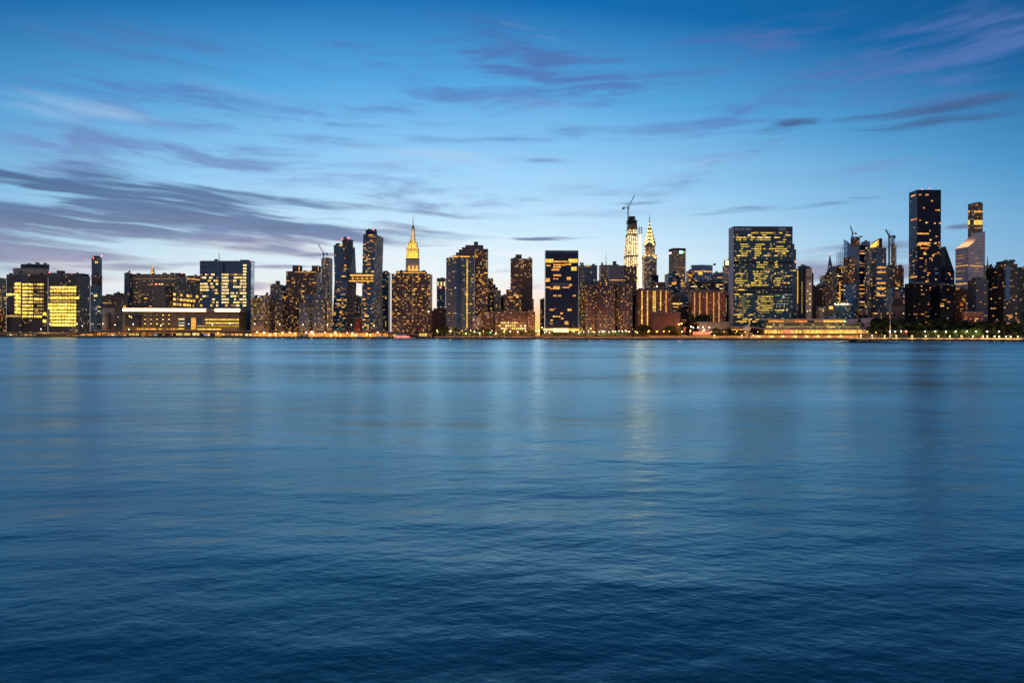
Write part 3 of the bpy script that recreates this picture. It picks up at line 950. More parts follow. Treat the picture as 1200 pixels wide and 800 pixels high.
D = K(190, 1.7)
b = Bld('hospital_tower', 'bare concrete hospital tower with dark round clock and a wing of yellow windows', 'hospital', 200, D)
t = b.box('wall', 179, 202, 335, D=D, d=24, mat=F_BEIGE, floor=4, bay=5, emats={0: plain('raw_concrete', (.2, .155, .12), .85, .2)})
cx, cz = WX(195.3, D) - b.o.x, ZZ(195.3, 338.6, D) - GROUND
MB().bar((cx, D - b.o.y - .35, cz), (cx, D - b.o.y + .2, cz), 4.2, 4.2, n=20).build('clock_face', P_DARK, b.root)
b.mast(189, 335, 332, D + 4, .4)
t2 = b.poly('wing', [(202.2, D + 4), (236, D + 92), (236, D + 116), (202.2, D + 28)], 329, F_HOSP, floor=4)
y = 341
R = b.rng
for k in range(8):
    n = 9
    for j in range(n):
        if R.random() < .78:
            a0 = (j + .12) / n; a1 = (j + (.9 if R.random() < .8 else .5)) / n
            f = .12 + .088 * k
            b.pane_uv(t2, 0, a0, a1, f, f + .045, R.choice(PAL[R.choice('yyyad')]))
b.beacon(202.6, 333.2, D, 1.2, AMB); b.finish(80)

D = K(216, .2)
b = Bld('long_low_building', 'long low brown building with a glowing white cornice strip', 'hospital', 216, D)
t = b.box('wall', 143.6, 289.4, 365.8, D=D, d=34, mat=plain('ochre_brick', (.23, .15, .09), .85, .2), parapet=False)
tc = b.box('cornice', 143.6, 289.4, 361, D=D - 1.5, d=30, mat=P_BEIGE, ybase=365.7, parapet=False)
b.pane(tc, 0, 144, 241.5, 361.6, 364.6, STRIP, 'light_strip', .3)
b.pane(tc, 0, 252, 288.6, 361.8, 364.9, STRIP, 'light_strip', .3)
MB().box(WX(242, D) - b.o.x, WX(252, D) - b.o.x, -4, -1.55, ZZ(247, 364.6, D) - GROUND, ZZ(247, 362.2, D) - GROUND).build('canopy', P_BEIGE, b.root)
tl = b.box('dark_annex', 147, 165.4, 368, D=D - 5, d=4.6, mat=P_DARK, ybase=382)
for x in (151, 153.2): b.pane(tl, 0, x, x + 1.4, 369.5 + (x - 151) * .5, 371.6 + (x - 151) * .5, WRM)
for x in (170, 177, 184, 191, 198):
    MB().box(WX(x - 1.1, D) - b.o.x, WX(x + 1.1, D) - b.o.x, -.12, 0, ZZ(x, 383, D) - GROUND, ZZ(x, 367.5, D) - GROUND).build('window_bay', P_DARK, b.root)
    for yy in (368.2, 373.2, 378.4): b.pane(t, 0, x - .8, x + .8, yy, yy + 1.9, YEL if yy > 370 or x > 188 else DIM, out=.2)
b.pane(t, 0, 209, 216, 373, 374.6, WRM); b.pane(t, 0, 209, 216, 377.5, 379, COO); b.pane(t, 0, 209, 216, 380.6, 382, WRM); b.pane(t, 0, 209, 216, 384.4, 385.8, YEL)
b.pane(t, 0, 224, 229.4, 372.4, 386, AMB)
for yy, x0, m in ((373.6, 240, YEL), (377.6, 241, YEL), (381.2, 231, OFFD), (384.8, 231, YEL)):
    b.pane(t, 0, x0, 286 if yy != 384.8 else 259, yy, yy + 1.7, m)
for x0 in (217.5, 231): MB().box(WX(x0, D) - b.o.x, WX(x0 + 6, D) - b.o.x, -.1, 0, ZZ(x0, 385, D) - GROUND, ZZ(x0, 372, D) - GROUND).build('glazing', F_SLATE, b.root)
for j in range(28):
    x = 160 + j * 2.2 + b.rng.random()
    if x < 208: b.pane(t, 0, x, x + 1.3, 384.6, 386.4, b.rng.choice([AMB, YEL, DIM]))
b.clutter(150, 240, 361, D + 4, 6, 10); b.finish(80)

D = K(264, 1.5)
b = Bld('office_tower', 'broad dark blue office tower with pale glass end and red roof antenna', 'office tower', 264, D)
t = b.box('wall', 233.8, 298, 305.8, D=D, d=16, mat=F_NAVY, floor=4.4, bay=3, emats={1: F_PALEG})
y = 320.7
for k in range(11):
    xs = [(234.4, 255.5, 'wwyd', .72), (259.6, 268, 'wwy', .95), (270, 284, 'dyw', .6), (284.4, 288.6, 'www', .97)]
    for (x0, x1, pal, pr) in xs:
        x = x0
        while x < x1 - 1:
            w_ = b.rng.uniform(2, 5)
            if b.rng.random() < pr * (.7 if k > 5 and x0 < 250 else 1): b.pane(t, 0, x, min(x + w_ - .3, x1), y, y + 2.0, {'w': WRM, 'y': YEL, 'd': DIM}[b.rng.choice(pal)])
            x += w_
    y += 3.62
for yy in (309.8, 313.6, 317.2): b.pane(t, 0, 284.6, 288.6, yy, yy + 2.1, WRM)
MB().box(WX(260.6, D) - b.o.x, WX(263.2, D) - b.o.x, -.16, .05, ZZ(262, 319.5, D) - GROUND, ZZ(262, 308, D) - GROUND).build('slot', P_DARK, b.root)
b.mast(256.4, 306, 291, D, .8, mat=plain('dark_mast', (.05, .02, .04), .6)); b.beacon(256.4, 295.5, D + 5.5, .7)
b.box('penthouse', 281, 293, 304.6, D=D + 3, d=9, mat=P_DARK, ybase=306); b.beacon(234.6, 305.4, D, .8); b.beacon(293, 305.8, D, .8); b.finish(100)

# ---- apartment cluster left of the twin towers ----------------------------------
D = K(308, .6)
b = Bld('apartment_block', 'warm lit apartment block with uneven roof right of the long low building', 'apartment block', 308, D)
t = b.box('wall', 293.6, 322, 349, D=D, d=26, mat=F_WARM, bay=2.6, floor=3)
t2 = b.box('upper_floors', 304, 320, 346.4, D=D + 3, d=18, mat=F_WARM, ybase=349.2)
b.box('base_wall', 294.4, 310, 378, D=D - 4, d=3.8, mat=plain('sand_panel', (.4, .26, .15), .85))
b.lights(t, .42, 2, 'yadddv', edges=[0]); b.lights(t2, .3, 1, 'ad'); b.clutter(296, 318, 346.5, D + 6, 4); b.tank(313, 346.4, D); b.finish(90)
b = Bld('apartment_block', 'grey violet block with small square penthouse left of the twin chimney roofs', 'apartment block', 324, K(324, 2.3))
t = b.box('wall', 316.4, 331.6, 333.2, d=20, mat=F_GREY)
b.box('penthouse', 323, 328, 329.2, D=K(324, 2.3) + 6, d=8, mat=P_BROWN, ybase=333.4)
b.mast(318.6, 333, 327.6, None, .3); b.lights(t, .06, 1, 'dw'); b.finish(15)
b = Bld('apartment_block', 'teal grey apartment block with amber rows below its roof', 'apartment block', 338, K(338, 3.0))
t = b.box('wall', 331, 345, 334.6, d=20, mat=F_TEAL); b.lights(t, .25, 2, 'aod', fl=(.2, 1)); b.finish(25)
b = Bld('apartment_block', 'dark low block in front of the twin penthouse building, few windows lit', 'apartment block', 331, K(331, .7) - 12)
t = b.box('wall', 322.2, 336.4, 354, d=22, mat=F_BROWN2); b.lights(t, .1, 1, 'awy'); b.clutter(323, 335, 354, None, 3); b.finish(30)
D = K(355, 1.6)
b = Bld('apartment_building', 'brown apartment building with two square penthouses and gold lit roof edge', 'apartment building', 355, D)
t = b.box('wall', 335, 376, 318, D=D, d=30, mat=F_BROWN2, floor=3.1)
p1 = b.box('penthouse', 342.4, 354, 311, D=D + 5, d=16, mat=P_BROWN, ybase=318.2)
p2 = b.box('penthouse', 365, 376, 311.4, D=D + 5, d=16, mat=P_BROWN, ybase=318.2)
for p_, x in ((p1, 350.4), (p2, 373)): b.pane(p_, 0, x - .5, x + .5, 312, 317.6, GOLD)
b.pane(t, 0, 346, 379, 318.2, 319.1, GOLD, 'trim'); b.lights(t, .14, 2, 'aaoyd', edges=[0])
b.clutter(336, 364, 318, D + 3, 3); b.finish(70)
D = K(365, .3)
b = Bld('apartment_block', 'stepped grey apartment block below the twin penthouses', 'apartment block', 367, D)
t = b.box('wall', 350.4, 366, 354.6, D=D, d=22, mat=F_GREY, bay=3, floor=3)
t2 = b.box('middle_wing', 356, 371, 344.8, D=D + 26, d=16, mat=F_SLATE)
t3 = b.box('tall_wing', 366.2, 384.4, 343.6, D=D + 4, d=20, mat=F_GREY, bay=3, floor=3)
t4 = b.box('slab_wing', 374.6, 383.4, 332, D=D + 30, d=16, mat=F_GREY)
for q in (t, t3): b.lights(q, .12, 1, 'wyda')
b.lights(t2, .06, 1, 'ya'); b.lights(t4, .06, 1, 'd'); b.finish(50)
D = K(382, 3.4)
b = Bld('tower_under_construction', 'pale unfinished tower with crane on top left of the dark twin towers', 'tower', 382, D)
t = b.box('wall', 376.2, 389.4, 303.4, D=D, d=22, mat=F_BEIGE, floor=3.2, bay=2.6)
for x in (376.6, 382.6, 389):
    MB().bar((WX(x, D) - b.o.x, -.5, 2), (WX(x, D) - b.o.x, -.5, ZZ(x, 304.5, D) - GROUND), .5, .5).build('hoist_rail', PALEM, b.root)
b.pane(t, 0, 378.6, 381, 305, 310, DIM); b.lights(t, .1, 1, 'wddc', edges=[0]); b.clutter(377, 388, 303.4, D + 4, 5); b.finish(45)
b = Bld('apartment_block', 'narrow tan block with yellow windows at the foot of the unfinished tower', 'apartment block', 386, K(386, .3))
t = b.box('wall', 382.8, 389.6, 352.6, d=14, mat=F_TAN, bay=2.4, floor=3); b.lights(t, .38, 2, 'yadw'); b.finish(40)

# ---- twin leaning towers with bridge ----------------------------------------------
D = K(403, .9)
def ring(px_py, y):
    return (ZZ(px_py[0][0], y, D), [(WX(a, d), d) for a, d in px_py])
b = Bld('leaning_tower', 'bent apartment tower of dark glass and copper, left of the glowing bridge', 'apartment tower', 403, D)
rg = [(GROUND, [(WX(388.6, D + 10), D + 10), (WX(404, D), D), (WX(414.4, D + 40), D + 40), (WX(399, D + 52), D + 52)]),
      (ZZ(404, 328, D), [(WX(391.8, D + 10), D + 10), (WX(407.6, D), D), (WX(417.6, D + 40), D + 40), (WX(402, D + 52), D + 52)]),
      (ZZ(404, 286.3, D), [(WX(390.6, D + 10), D + 10), (WX(402.6, D), D), (WX(415.6, D + 40), D + 40), (WX(402, D + 52), D + 52)])]
t = b.loft('wall', rg, F_NAVY, floor=3.2, bay=3.4, emats={1: F_COPPER}, parapet=False)
b.lights(t, .24, 3, 'aaaoyd', edges=[0], ww=.78, wh=.56); b.lights(t, .02, 1, 'o', edges=[1]); b.lights(t, .25, 1, 'gcd', edges=[0], fl=(0, .22))
b.poly('penthouse', [(400.4, D + 18), (405, D + 12), (413.4, D + 36), (406, D + 44)], 279.4, F_COPPER, ybase=291)
b.beacon(400.6, 280.2, D + 16, 1.3); b.beacon(408, 279, D + 16, 1.5); b.clutter(391, 399, 286.8, D + 14, 3); b.finish(80)
D2 = K(437, .9)
b = Bld('leaning_tower', 'taller bent apartment tower of dark glass, right of the glowing bridge', 'apartment tower', 437, D2)
D = D2
rg = [(GROUND, [(WX(424.6, D + 6), D + 6), (WX(438, D), D), (WX(449, D + 44), D + 44), (WX(436, D + 54), D + 54)]),
      (ZZ(437, 328, D), [(WX(424, D + 6), D + 6), (WX(438.2, D), D), (WX(447.6, D + 44), D + 44), (WX(435, D + 54), D + 54)]),
      (ZZ(437, 274, D), [(WX(425.2, D + 6), D + 6), (WX(438.6, D), D), (WX(449, D + 44), D + 44), (WX(436, D + 54), D + 54)])]
t = b.loft('wall', rg, F_NAVY, floor=3.2, bay=3.4, emats={1: F_GREY}, parapet=False)
b.lights(t, .24, 3, 'aaaoyd', edges=[0], ww=.78, wh=.56); b.lights(t, .025, 1, 'do', edges=[1])
b.poly('penthouse', [(428, D + 14), (437, D + 10), (441.4, D + 30), (433, D + 36)], 269, P_DARK, ybase=275)
b.beacon(437, 269.6, D + 10, .9); b.clutter(429, 440, 269.4, D + 14, 2); b.finish(80)
D = K(421, .9) + 16
b = Bld('skybridge', 'gold lit three storey bridge joining the two bent dark towers', 'skybridge', 423, D)
xa, xb = 407.5, 437.6
z0, z1 = ZZ(422, 331.2, D), ZZ(422, 321.2, D)
t = b.loft('wall', [(z0, fp(417.9, 424.3, D, 14)), (z1, fp(417.9, 424.3, D, 14))], F_OFFDK, parapet=False)
t = b.loft('front_gallery', [(z0, fp(408.5, 438, D - 24, 5)), (z1, fp(408.5, 438, D - 24, 5))], F_OFFDK, parapet=False)
b.pane(t, 0, 410, 437.6, 321.6, 323.4, GOLD, 'light_band'); b.pane(t, 0, 408.8, 437.6, 328.6, 329.8, GOLD, 'light_band')
for i in range(9): b.pane(t, 0, 412 + i * 2.8, 414 + i * 2.8, 324.6, 327.4, DIM if i % 2 else AMB)
b.pane(t, 0, 410, 437, 330.2, 331, DIM, 'light_band'); b.finish(30)

b = Bld('apartment_block', 'grey block seen in the gap under the glowing bridge', 'apartment block', 420, K(420, 3.2))
t = b.box('wall', 413.5, 426, 347, d=20, mat=F_GREY); b.lights(t, .14, 1, 'wda'); b.finish(20)
b = Bld('brick_hall', 'low red brick hall between the feet of the bent towers', 'building', 420, K(420, .3))
t = b.box('wall', 414.8, 424.2, 372.4, d=14, mat=plain('red_brick', (.26, .05, .035), .85)); b.lights(t, .06, 1, 'o'); b.finish(8)

b = Bld('apartment_tower', 'narrow dark tower between the bent glass tower and the bulky brown block', 'apartment tower', 452, K(452, 2.6))
t = b.box('wall', 446.5, 457.4, 319.2, d=18, mat=F_SLATE, floor=3.1); b.lights(t, .22, 2, 'yavd', edges=[0]); b.clutter(448, 456, 319.2, None, 2); b.finish(40)

D = K(482, 1.0)
b = Bld('apartment_block', 'bulky dark brown apartment block in front of the gold topped spire', 'apartment block', 482, D)
t = b.box('wall', 458.6, 506.4, 321, D=D, d=30, mat=F_BROWN2, floor=3.1, bay=3.2)
t2 = b.box('roof_storey', 464, 500, 317.8, D=D + 5, d=20, mat=P_BROWN, ybase=321.4)
b.pane(t2, 0, 465, 499, 319, 319.9, GOLD, 'trim')
b.lights(t, .24, 2, 'aaaoyd', edges=[0]); b.lights(t, .06, 1, 'od', edges=[1]); b.column(t, 0, 483.6, .9, 324, 372, 2.6, DIM); b.clutter(466, 498, 317.8, D + 8, 4)
b.beacon(502, 365, D - .5, .9, WSM); b.finish(100)

# gold topped spire
D = 2450
b = Bld('art_deco_skyscraper', 'floodlit gold crowned art deco skyscraper with a needle antenna', 'skyscraper', 483.4, D)
def tierbox(part, x0, x1, yb, yt, dd, mat, **k): return b.box(part, x0, x1, yt, D=D + dd, d=30, mat=mat, ybase=yb, **k)
F_LIME = facade('limestone_pier_facade', (.42, .37, .30), (.10, .09, .08), .4, .8, .0, streak=.12)
t0 = tierbox('shaft', 475.2, 491.4, 394, 302.4, 0, F_LIME, parapet=False, bay=6)
t1 = tierbox('upper_shaft', 475.8, 490.9, 302.6, 290.4, 6, F_LIME, parapet=False, bay=5)
t2 = tierbox('setback', 477.8, 489, 290.6, 283.4, 12, F_LIME, parapet=False, bay=5)
t3 = tierbox('setback', 479.6, 487.4, 283.6, 281.6, 15, F_LIME, parapet=False, bay=4)
xc = 483.6; Dm = D + 30
MB().bar((WX(xc, Dm) - b.o.x, Dm - D, ZZ(xc, 282, Dm) - GROUND), (WX(xc, Dm) - b.o.x, Dm - D, ZZ(xc, 267, Dm) - GROUND), 10, 5.4, n=12).build('mast_drum', P_GOLDST, b.root)
MB().bar((WX(xc, Dm) - b.o.x, Dm - D, ZZ(xc, 267, Dm) - GROUND), (WX(xc, Dm) - b.o.x, Dm - D, ZZ(xc, 264.6, Dm) - GROUND), 6, 3, n=12).build('mast_cap', METAL, b.root)
MB().bar((WX(xc, Dm) - b.o.x, Dm - D, ZZ(xc, 265, Dm) - GROUND), (WX(xc, Dm) - b.o.x, Dm - D, ZZ(xc, 258, Dm) - GROUND), 2.2, 1.4, n=6).build('antenna_base', plain('pale_antenna', (.75, .68, .66), .5), b.root)
MB().bar((WX(xc, Dm) - b.o.x, Dm - D, ZZ(xc, 258, Dm) - GROUND), (WX(xc, Dm) - b.o.x, Dm - D, ZZ(xc, 251.5, Dm) - GROUND), .9, .4, n=6).build('antenna', plain('pink_antenna', (.6, .42, .42), .5), b.root)
GL = (1, .64, .03)
def flood(bb, px, py, D_, e, col=GL): lamp_light((WX(px, D_) - bb.o.x, D_ - bb.o.y, ZZ(px, py, D_) - bb.o.z), e, col, bb.root, 1., (0, 1, .55))
for x in (477.5, 481.5, 485.5, 489.2):
    flood(b, x, 302, D - 3, 27442); flood(b, x, 297, D - 12, 19819)
for x in (479.4, 483.4, 487.4): flood(b, x, 290, D + 1, 24393)
flood(b, 483.4, 283, D + 8, 11433); flood(b, 483.4, 280.2, D + 10, 19819, (1, .72, .3)); flood(b, 482.2, 274, D + 12, 13720, (1, .78, .4))
for x in (479.2, 483.6, 488):
    flood(b, x, 318, D - 8, 12196, (1, .45, .08))
for x in (479.2, 483.6, 488): b.pane(t0, 0, x - .9, x + .9, 311, 318.6, GOLD)
b.pane(t1, 0, 476.4, 490.4, 301.2, 302.2, GOLD, 'light_band'); b.finish(20)

D = K(517, 5)
b = Bld('slim_tower', 'slim grey tower with bright white upper bays and red lights right of the spire', 'tower', 517, D)
t = b.box('wall', 511.6, 522.6, 326, d=18, mat=F_SLATE, floor=3.4)
for x in (513.2, 517, 520.8): b.pane(t, 0, x - .9, x + .9, 330, 335, WRM)
b.beacon(516, 336.8, D - 1, 1.7); b.beacon(522.6, 337.4, D - 1, 1.5); b.lights(t, .12, 1, 'cdw', fl=(.1, .7)); b.finish(25)
b = Bld('brick_block', 'low pinkish brick block beneath the slim white topped tower', 'building', 515, K(515, 1.6))
t = b.box('wall', 507.6, 523.4, 361.5, d=22, mat=P_PINK); b.lights(t, .03, 1, 'a'); b.finish(8)
b = Bld('apartment_block', 'thin dark block hugging the right flank of the bulky brown block', 'apartment block', 508, K(508, 2.6))
t = b.box('wall', 503, 510, 366, d=14, mat=F_BROWN2); b.lights(t, .1, 1, 'o'); b.finish(8)

# stepped tower with the yellow light line
D = K(545, .9)
b = Bld('stepped_apartment_tower', 'stepped apartment tower with a vertical yellow light line', 'apartment tower', 546, D)
t = b.box('west_wing', 522.6, 540.6, 302.4, D=D + 6, d=24, mat=F_STRIPE, floor=3.1)
ts = b.box('dark_recess', 534.6, 541.6, 302.8, D=D + 4.6, d=1.2, mat=F_NAVY)
t1 = b.box('centre_wing', 540.4, 556.4, 301.6, D=D, d=22, mat=F_STRIPE, floor=3.1)
t2 = b.box('crown', 529.6, 555.8, 299.6, D=D + 9, d=14, mat=P_BROWN, ybase=303)
b.pane(t2, 0, 530.2, 555, 300, 301.6, GOLD, 'trim')
for i, (x0, x1, y0, y1) in enumerate(((534, 556, 299.8, 296), (537.4, 557, 296.2, 292.6), (541, 558, 292.8, 290), (545, 566, 290.4, 287.4))):
    b.box('roof_step', x0, x1, y1, D=D + 12 + i * 2, d=12, mat=P_BROWN, ybase=y0)
b.box('penthouse', 555, 559.8, 283.4, D=D + 24, d=8, mat=P_PINK, ybase=288)
t3 = b.box('east_wing', 555.6, 571.8, 291.8, D=D + 14, d=26, mat=F_BROWN, floor=3.1)
b.column(t1, 0, 547.2, 1.5, 304, 384, 1.72, YEL, .7)
b.lights(t, .09, 1, 'aydv', edges=[0]); b.lights(t1, .1, 2, 'aayd', edges=[0]); b.lights(t3, .26, 2, 'aaaod', edges=[0])
MB().box(WX(555.4, D) - b.o.x, WX(556.2, D) - b.o.x, -.6, 2, 2, ZZ(556, 302, D) - GROUND).build('edge_pier', plain('pale_pier', (.6, .55, .5), .6), b.root)
b.beacon(552, 287, D + 20, .9); b.clutter(556, 570, 291.8, D + 20, 3); b.finish(100)
b = Bld('apartment_tower', 'dark stepped tower with scattered yellow windows behind the light line tower', 'apartment tower', 575, K(575, 3.4))
t = b.box('wall', 570, 577.8, 327, d=16, mat=F_BROWN2); t2 = b.box('lower_wing', 575, 580.6, 333.5, D=K(575, 3.4) - 20, d=14, mat=F_BROWN2)
b.lights(t, .25, 1, 'yva'); b.lights(t2, .25, 1, 'yvd'); b.clutter(571, 577, 327, None, 2); b.finish(40)
b = Bld('apartment_block', 'beige block with rows of small windows right of the stepped tower', 'apartment block', 583, K(583, 2.2))
t = b.box('wall', 578.6, 586.8, 340.4, d=16, mat=F_BEIGE); b.lights(t, .15, 1, 'ad'); b.tank(582, 340.4); b.finish(20)
b = Bld('apartment_block', 'narrow dark block in the shade between the beige block and the square topped tower', 'apartment block', 589, K(589, 3.4))
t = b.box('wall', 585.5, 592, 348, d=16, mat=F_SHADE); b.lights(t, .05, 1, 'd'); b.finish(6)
b = Bld('shop_house', 'small pale house with white lit windows at the foot of the stepped tower', 'building', 558, K(558, .15))
t = b.box('wall', 554, 563.6, 371.4, d=12, mat=F_GREY, bay=2.6, floor=3.2); b.lights(t, .6, 1, 'ww', edges=[0]); b.finish(30)
b = Bld('brick_block', 'brown brick block with amber windows and a green signal in front', 'building', 570, K(570, .5))
t = b.box('wall', 563.8, 578, 365.6, d=20, mat=F_BROWN); b.lights(t, .22, 1, 'aod'); b.finish(30)

D = K(611, 1.9)
b = Bld('apartment_tower', 'brown apartment tower with small square penthouse and a blank windowless panel', 'apartment tower', 611, D)
t = b.box('wall', 598, 623.6, 303.2, D=D, d=24, mat=F_BROWN, floor=3.1)
b.box('penthouse', 604, 611, 298.4, D=D + 6, d=9, mat=P_BROWN, ybase=303.6)
b.box('blank_panel', 611.4, 623.8, 325.6, D=D - 1.4, d=9, mat=P_BROWN, parapet=False)
b.lights(t, .16, 2, 'aaod', edges=[0], fl=(.64, 1)); b.lights(t, .1, 1, 'ao', edges=[0], fl=(.2, .6)); b.clutter(599, 604, 303, D + 3, 2); b.finish(50)
D = K(600, 1.1)
b = Bld('apartment_block', 'stepped brown block with amber rows in front of the blank panel tower', 'apartment block', 600, D)
t = b.box('wall', 590, 610.6, 345, D=D, d=22, mat=F_BROWN, floor=3.1); t2 = b.box('upper_floors', 593, 609, 339.4, D=D + 3, d=16, mat=F_BROWN, ybase=345.4)
b.lights(t, .32, 3, 'aayd', edges=[0]); b.lights(t2, .2, 2, 'ad', edges=[0]); b.clutter(594, 608, 339.4, D + 6, 3); b.finish(60)
D = K(603, .25)
b = Bld('school_building', 'wide low block with large cream lit windows on its lower floors', 'building', 603, D)
t = b.box('wall', 580.4, 627, 365.4, D=D, d=26, mat=F_BROWN2, floor=3.6, bay=3.4)
t2 = b.box('side_wing', 618.6, 625.4, 363.6, D=D - 4, d=3.6, mat=F_BROWN)
for yy in (377.2, 380.6, 383.8):
    x = 582
    while x < 616:
        if b.rng.random() < .86: b.pane(t, 0, x, x + 1.9, yy, yy + 2.2, b.rng.choice([WRM, WRM, YEL, DIM]))
        x += 2.5
b.lights(t, .1, 1, 'dda', edges=[0], fl=(.5, 1)); b.lights(t2, .45, 1, 'yad'); b.clutter(584, 616, 365.4, D + 5, 5); b.finish(60)
b = Bld('apartment_block', 'thin block beside the sunset gap, right of the blank panel tower', 'apartment block', 624, K(624, 2.9))
t = b.box('wall', 618, 625.4, 350.6, d=16, mat=F_BROWN2); b.lights(t, .05, 1, 'o'); b.finish(5)
b = Bld('apartment_block', 'thin dark block on the right side of the sunset gap', 'apartment block', 636, K(636, 3.4))
t = b.box('wall', 632.6, 641, 350.4, d=16, mat=F_BROWN2); b.lights(t, .06, 1, 'o'); b.finish(8)

# black slab
D = K(658, .7)
b = Bld('black_glass_tower', 'black glass slab tower with a bright lobby at its foot', 'office tower', 657, D)
t = b.box('wall', 637.8, 677.4, 296.4, D=D, d=28, mat=F_BLKG, floor=3.7, bay=3, parapet=False)
t2 = b.box('glass_screen', 637.8, 677.4, 293.4, D=D, d=28, mat=F_TEAL, ybase=296.4, parapet=False)
for (x0, x1, y0, y1, m) in [
    (638.6, 648, 303.4, 307.8, YEL), (666, 676.6, 303.2, 307.8, YEL), (648.6, 665, 305.6, 307.4, AMB), (640, 645, 310.4, 312, AMB), (648, 662, 309.6, 311.2, AMB), (662, 669, 309, 310.6, AMB),
    (646, 655, 315, 317, AMB), (648, 657, 312.2, 313.8, AMB), (669, 675.6, 312.6, 317, YEL), (648, 657, 321.4, 323.6, AMB), (648, 654, 326, 327.4, ORA), (664, 668.6, 324.6, 328, AMB), (639, 644, 326, 330, AMB),
    (666, 670, 333, 335, AMB), (639, 645, 335.8, 337.4, AMB), (648, 656, 335.2, 338.8, AMB), (644, 648, 337.6, 339, ORA), (659, 667.4, 336, 337.4, AMB), (648, 652, 345.6, 347.4, AMB), (653.6, 657.6, 345.6, 347.4, AMB),
    (671, 674.6, 345.4, 347.4, AMB), (644, 648.6, 361.8, 364, AMB), (665, 669.6, 361.8, 364.2, AMB), (656.6, 659.4, 366, 368, AMB), (648, 650, 370, 371.4, WRM), (651, 653, 370, 371.4, YEL), (654, 656.6, 370.2, 371.6, YEL),
    (657.4, 660.4, 372.2, 374, AMB), (644, 648, 377.4, 380, DIM), (661.6, 666, 376.4, 380, AMB), (645, 648, 374.4, 376, AMB)]:
    b.pane(t, 0, x0, x1, y0, y1, m)
MB().box(WX(645, D) - b.o.x, WX(667, D) - b.o.x, -.2, .05, ZZ(655, 334.2, D) - GROUND, ZZ(655, 331.2, D) - GROUND).build('louvre_band', plain('grey_louvre', (.14, .14, .17), .6), b.root)
tl = b.box('lobby', 636.4, 679, 384.2, D=D - 9, d=9, mat=P_BROWN)
b.pane(tl, 0, 636.8, 648, 384.8, 387.4, WRM); b.pane(tl, 0, 648.4, 666, 384.8, 389, BRI); b.pane(tl, 0, 666.4, 678.6, 385, 387.6, YEL)
b.beacon(650.4, 361.6, D - .4, .5); b.finish(70)

D = K(681, 1.3)
b = Bld('apartment_block', 'narrow yellow lit wing pressed against the black glass slab', 'apartment block', 682, D)
t = b.box('wall', 676.8, 684.6, 311.4, D=D, d=20, mat=F_GREY, floor=2.9, bay=2.4)
b.lights(t, .5, 1, 'yyvd', edges=[0], fl=(0, .74)); b.lights(t, .1, 1, 'd', edges=[0], fl=(.74, 1)); b.finish(90)
D = K(688, 2.8)
b = Bld('office_tower', 'teal glass block with gold lit roof edge right of the black slab', 'office tower', 688, D)
t = b.box('wall', 677, 699.6, 311, D=D, d=24, mat=F_TEAL)
b.pane(t, 0, 677.4, 692, 311.2, 312.2, GOLD, 'trim'); b.lights(t, .3, 1, 'aayd', edges=[0], fl=(.4, .8)); b.finish(50)

# plum brown apartment cluster
D = K(712, .55)
b = Bld('apartment_complex', 'plum brown apartment complex of three stepped slabs with scattered amber windows', 'apartment block', 712, D)
parts = [('west_slab', 684.4, 699, 334, D + 12), ('centre_slab', 697.6, 721, 330.6, D), ('east_slab', 722, 741, 333, D + 6)]
for nm, x0, x1, yy, dd in parts:
    t = b.box(nm, x0, x1, yy, D=dd, d=26, mat=F_TUD, floor=3, bay=3.2); b.lights(t, .25, 1, 'aaaood', edges=[0, 3]); b.clutter(x0 + 1, x1 - 1, yy, dd + 3, 5)
    b.tank((x0 + x1) / 2 + 2, yy, dd)
t = b.box('dark_link', 716, 726, 334.5, D=D + 34, d=10, mat=F_SHADE)
b.finish(100)
b = Bld('apartment_block', 'dark narrow block right of the plum brown complex, few lights', 'apartment block', 742, K(742, 1.5))
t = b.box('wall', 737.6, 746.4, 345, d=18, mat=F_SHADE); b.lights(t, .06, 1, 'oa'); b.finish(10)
D = K(712, 4.2)
b = Bld('office_tower', 'brown office block with a roof turret behind the plum brown complex', 'office tower', 711, D)
t = b.box('wall', 701.6, 722.4, 310.6, D=D, d=24, mat=F_TAN, floor=3.6)
b.box('roof_turret', 717.6, 722, 306.2, D=D + 6, d=10, mat=P_BROWN, ybase=311)
b.mast(710, 310.6, 294, D, .7, mat=PALEM); b.beacon(709.6, 329, D - .5, 1.4, AMB); b.lights(t, .06, 1, 'ad'); b.finish(15)
D = K(722, 3.0)
b = Bld('office_block', 'pale windowless grey cube behind the plum brown complex', 'office block', 722, D)
t = b.box('wall', 711.4, 730, 311.2, D=D, d=20, mat=plain('grey_violet_panel', (.24, .19, .19), .8, .2, .1), emats={3: F_LILAC})
b.pane(t, 0, 714, 730, 327.6, 328.6, AMB); b.finish(5)
D = K(737, 3.6)
b = Bld('office_block', 'brown office block with lit columns of windows in front of the cream glowing tower', 'office block', 737, D)
t = b.box('wall', 728.6, 746, 312.6, D=D, d=22, mat=F_BROWN, floor=3.4)
b.lights(t, .3, 1, 'ydad', edges=[0]); b.column(t, 0, 737.6, 1.3, 334, 350, 2.4, YEL); b.column(t, 0, 734.6, 1.2, 340, 352, 2.4, AMB); b.clutter(729, 745, 312.6, D + 4, 4); b.finish(60)

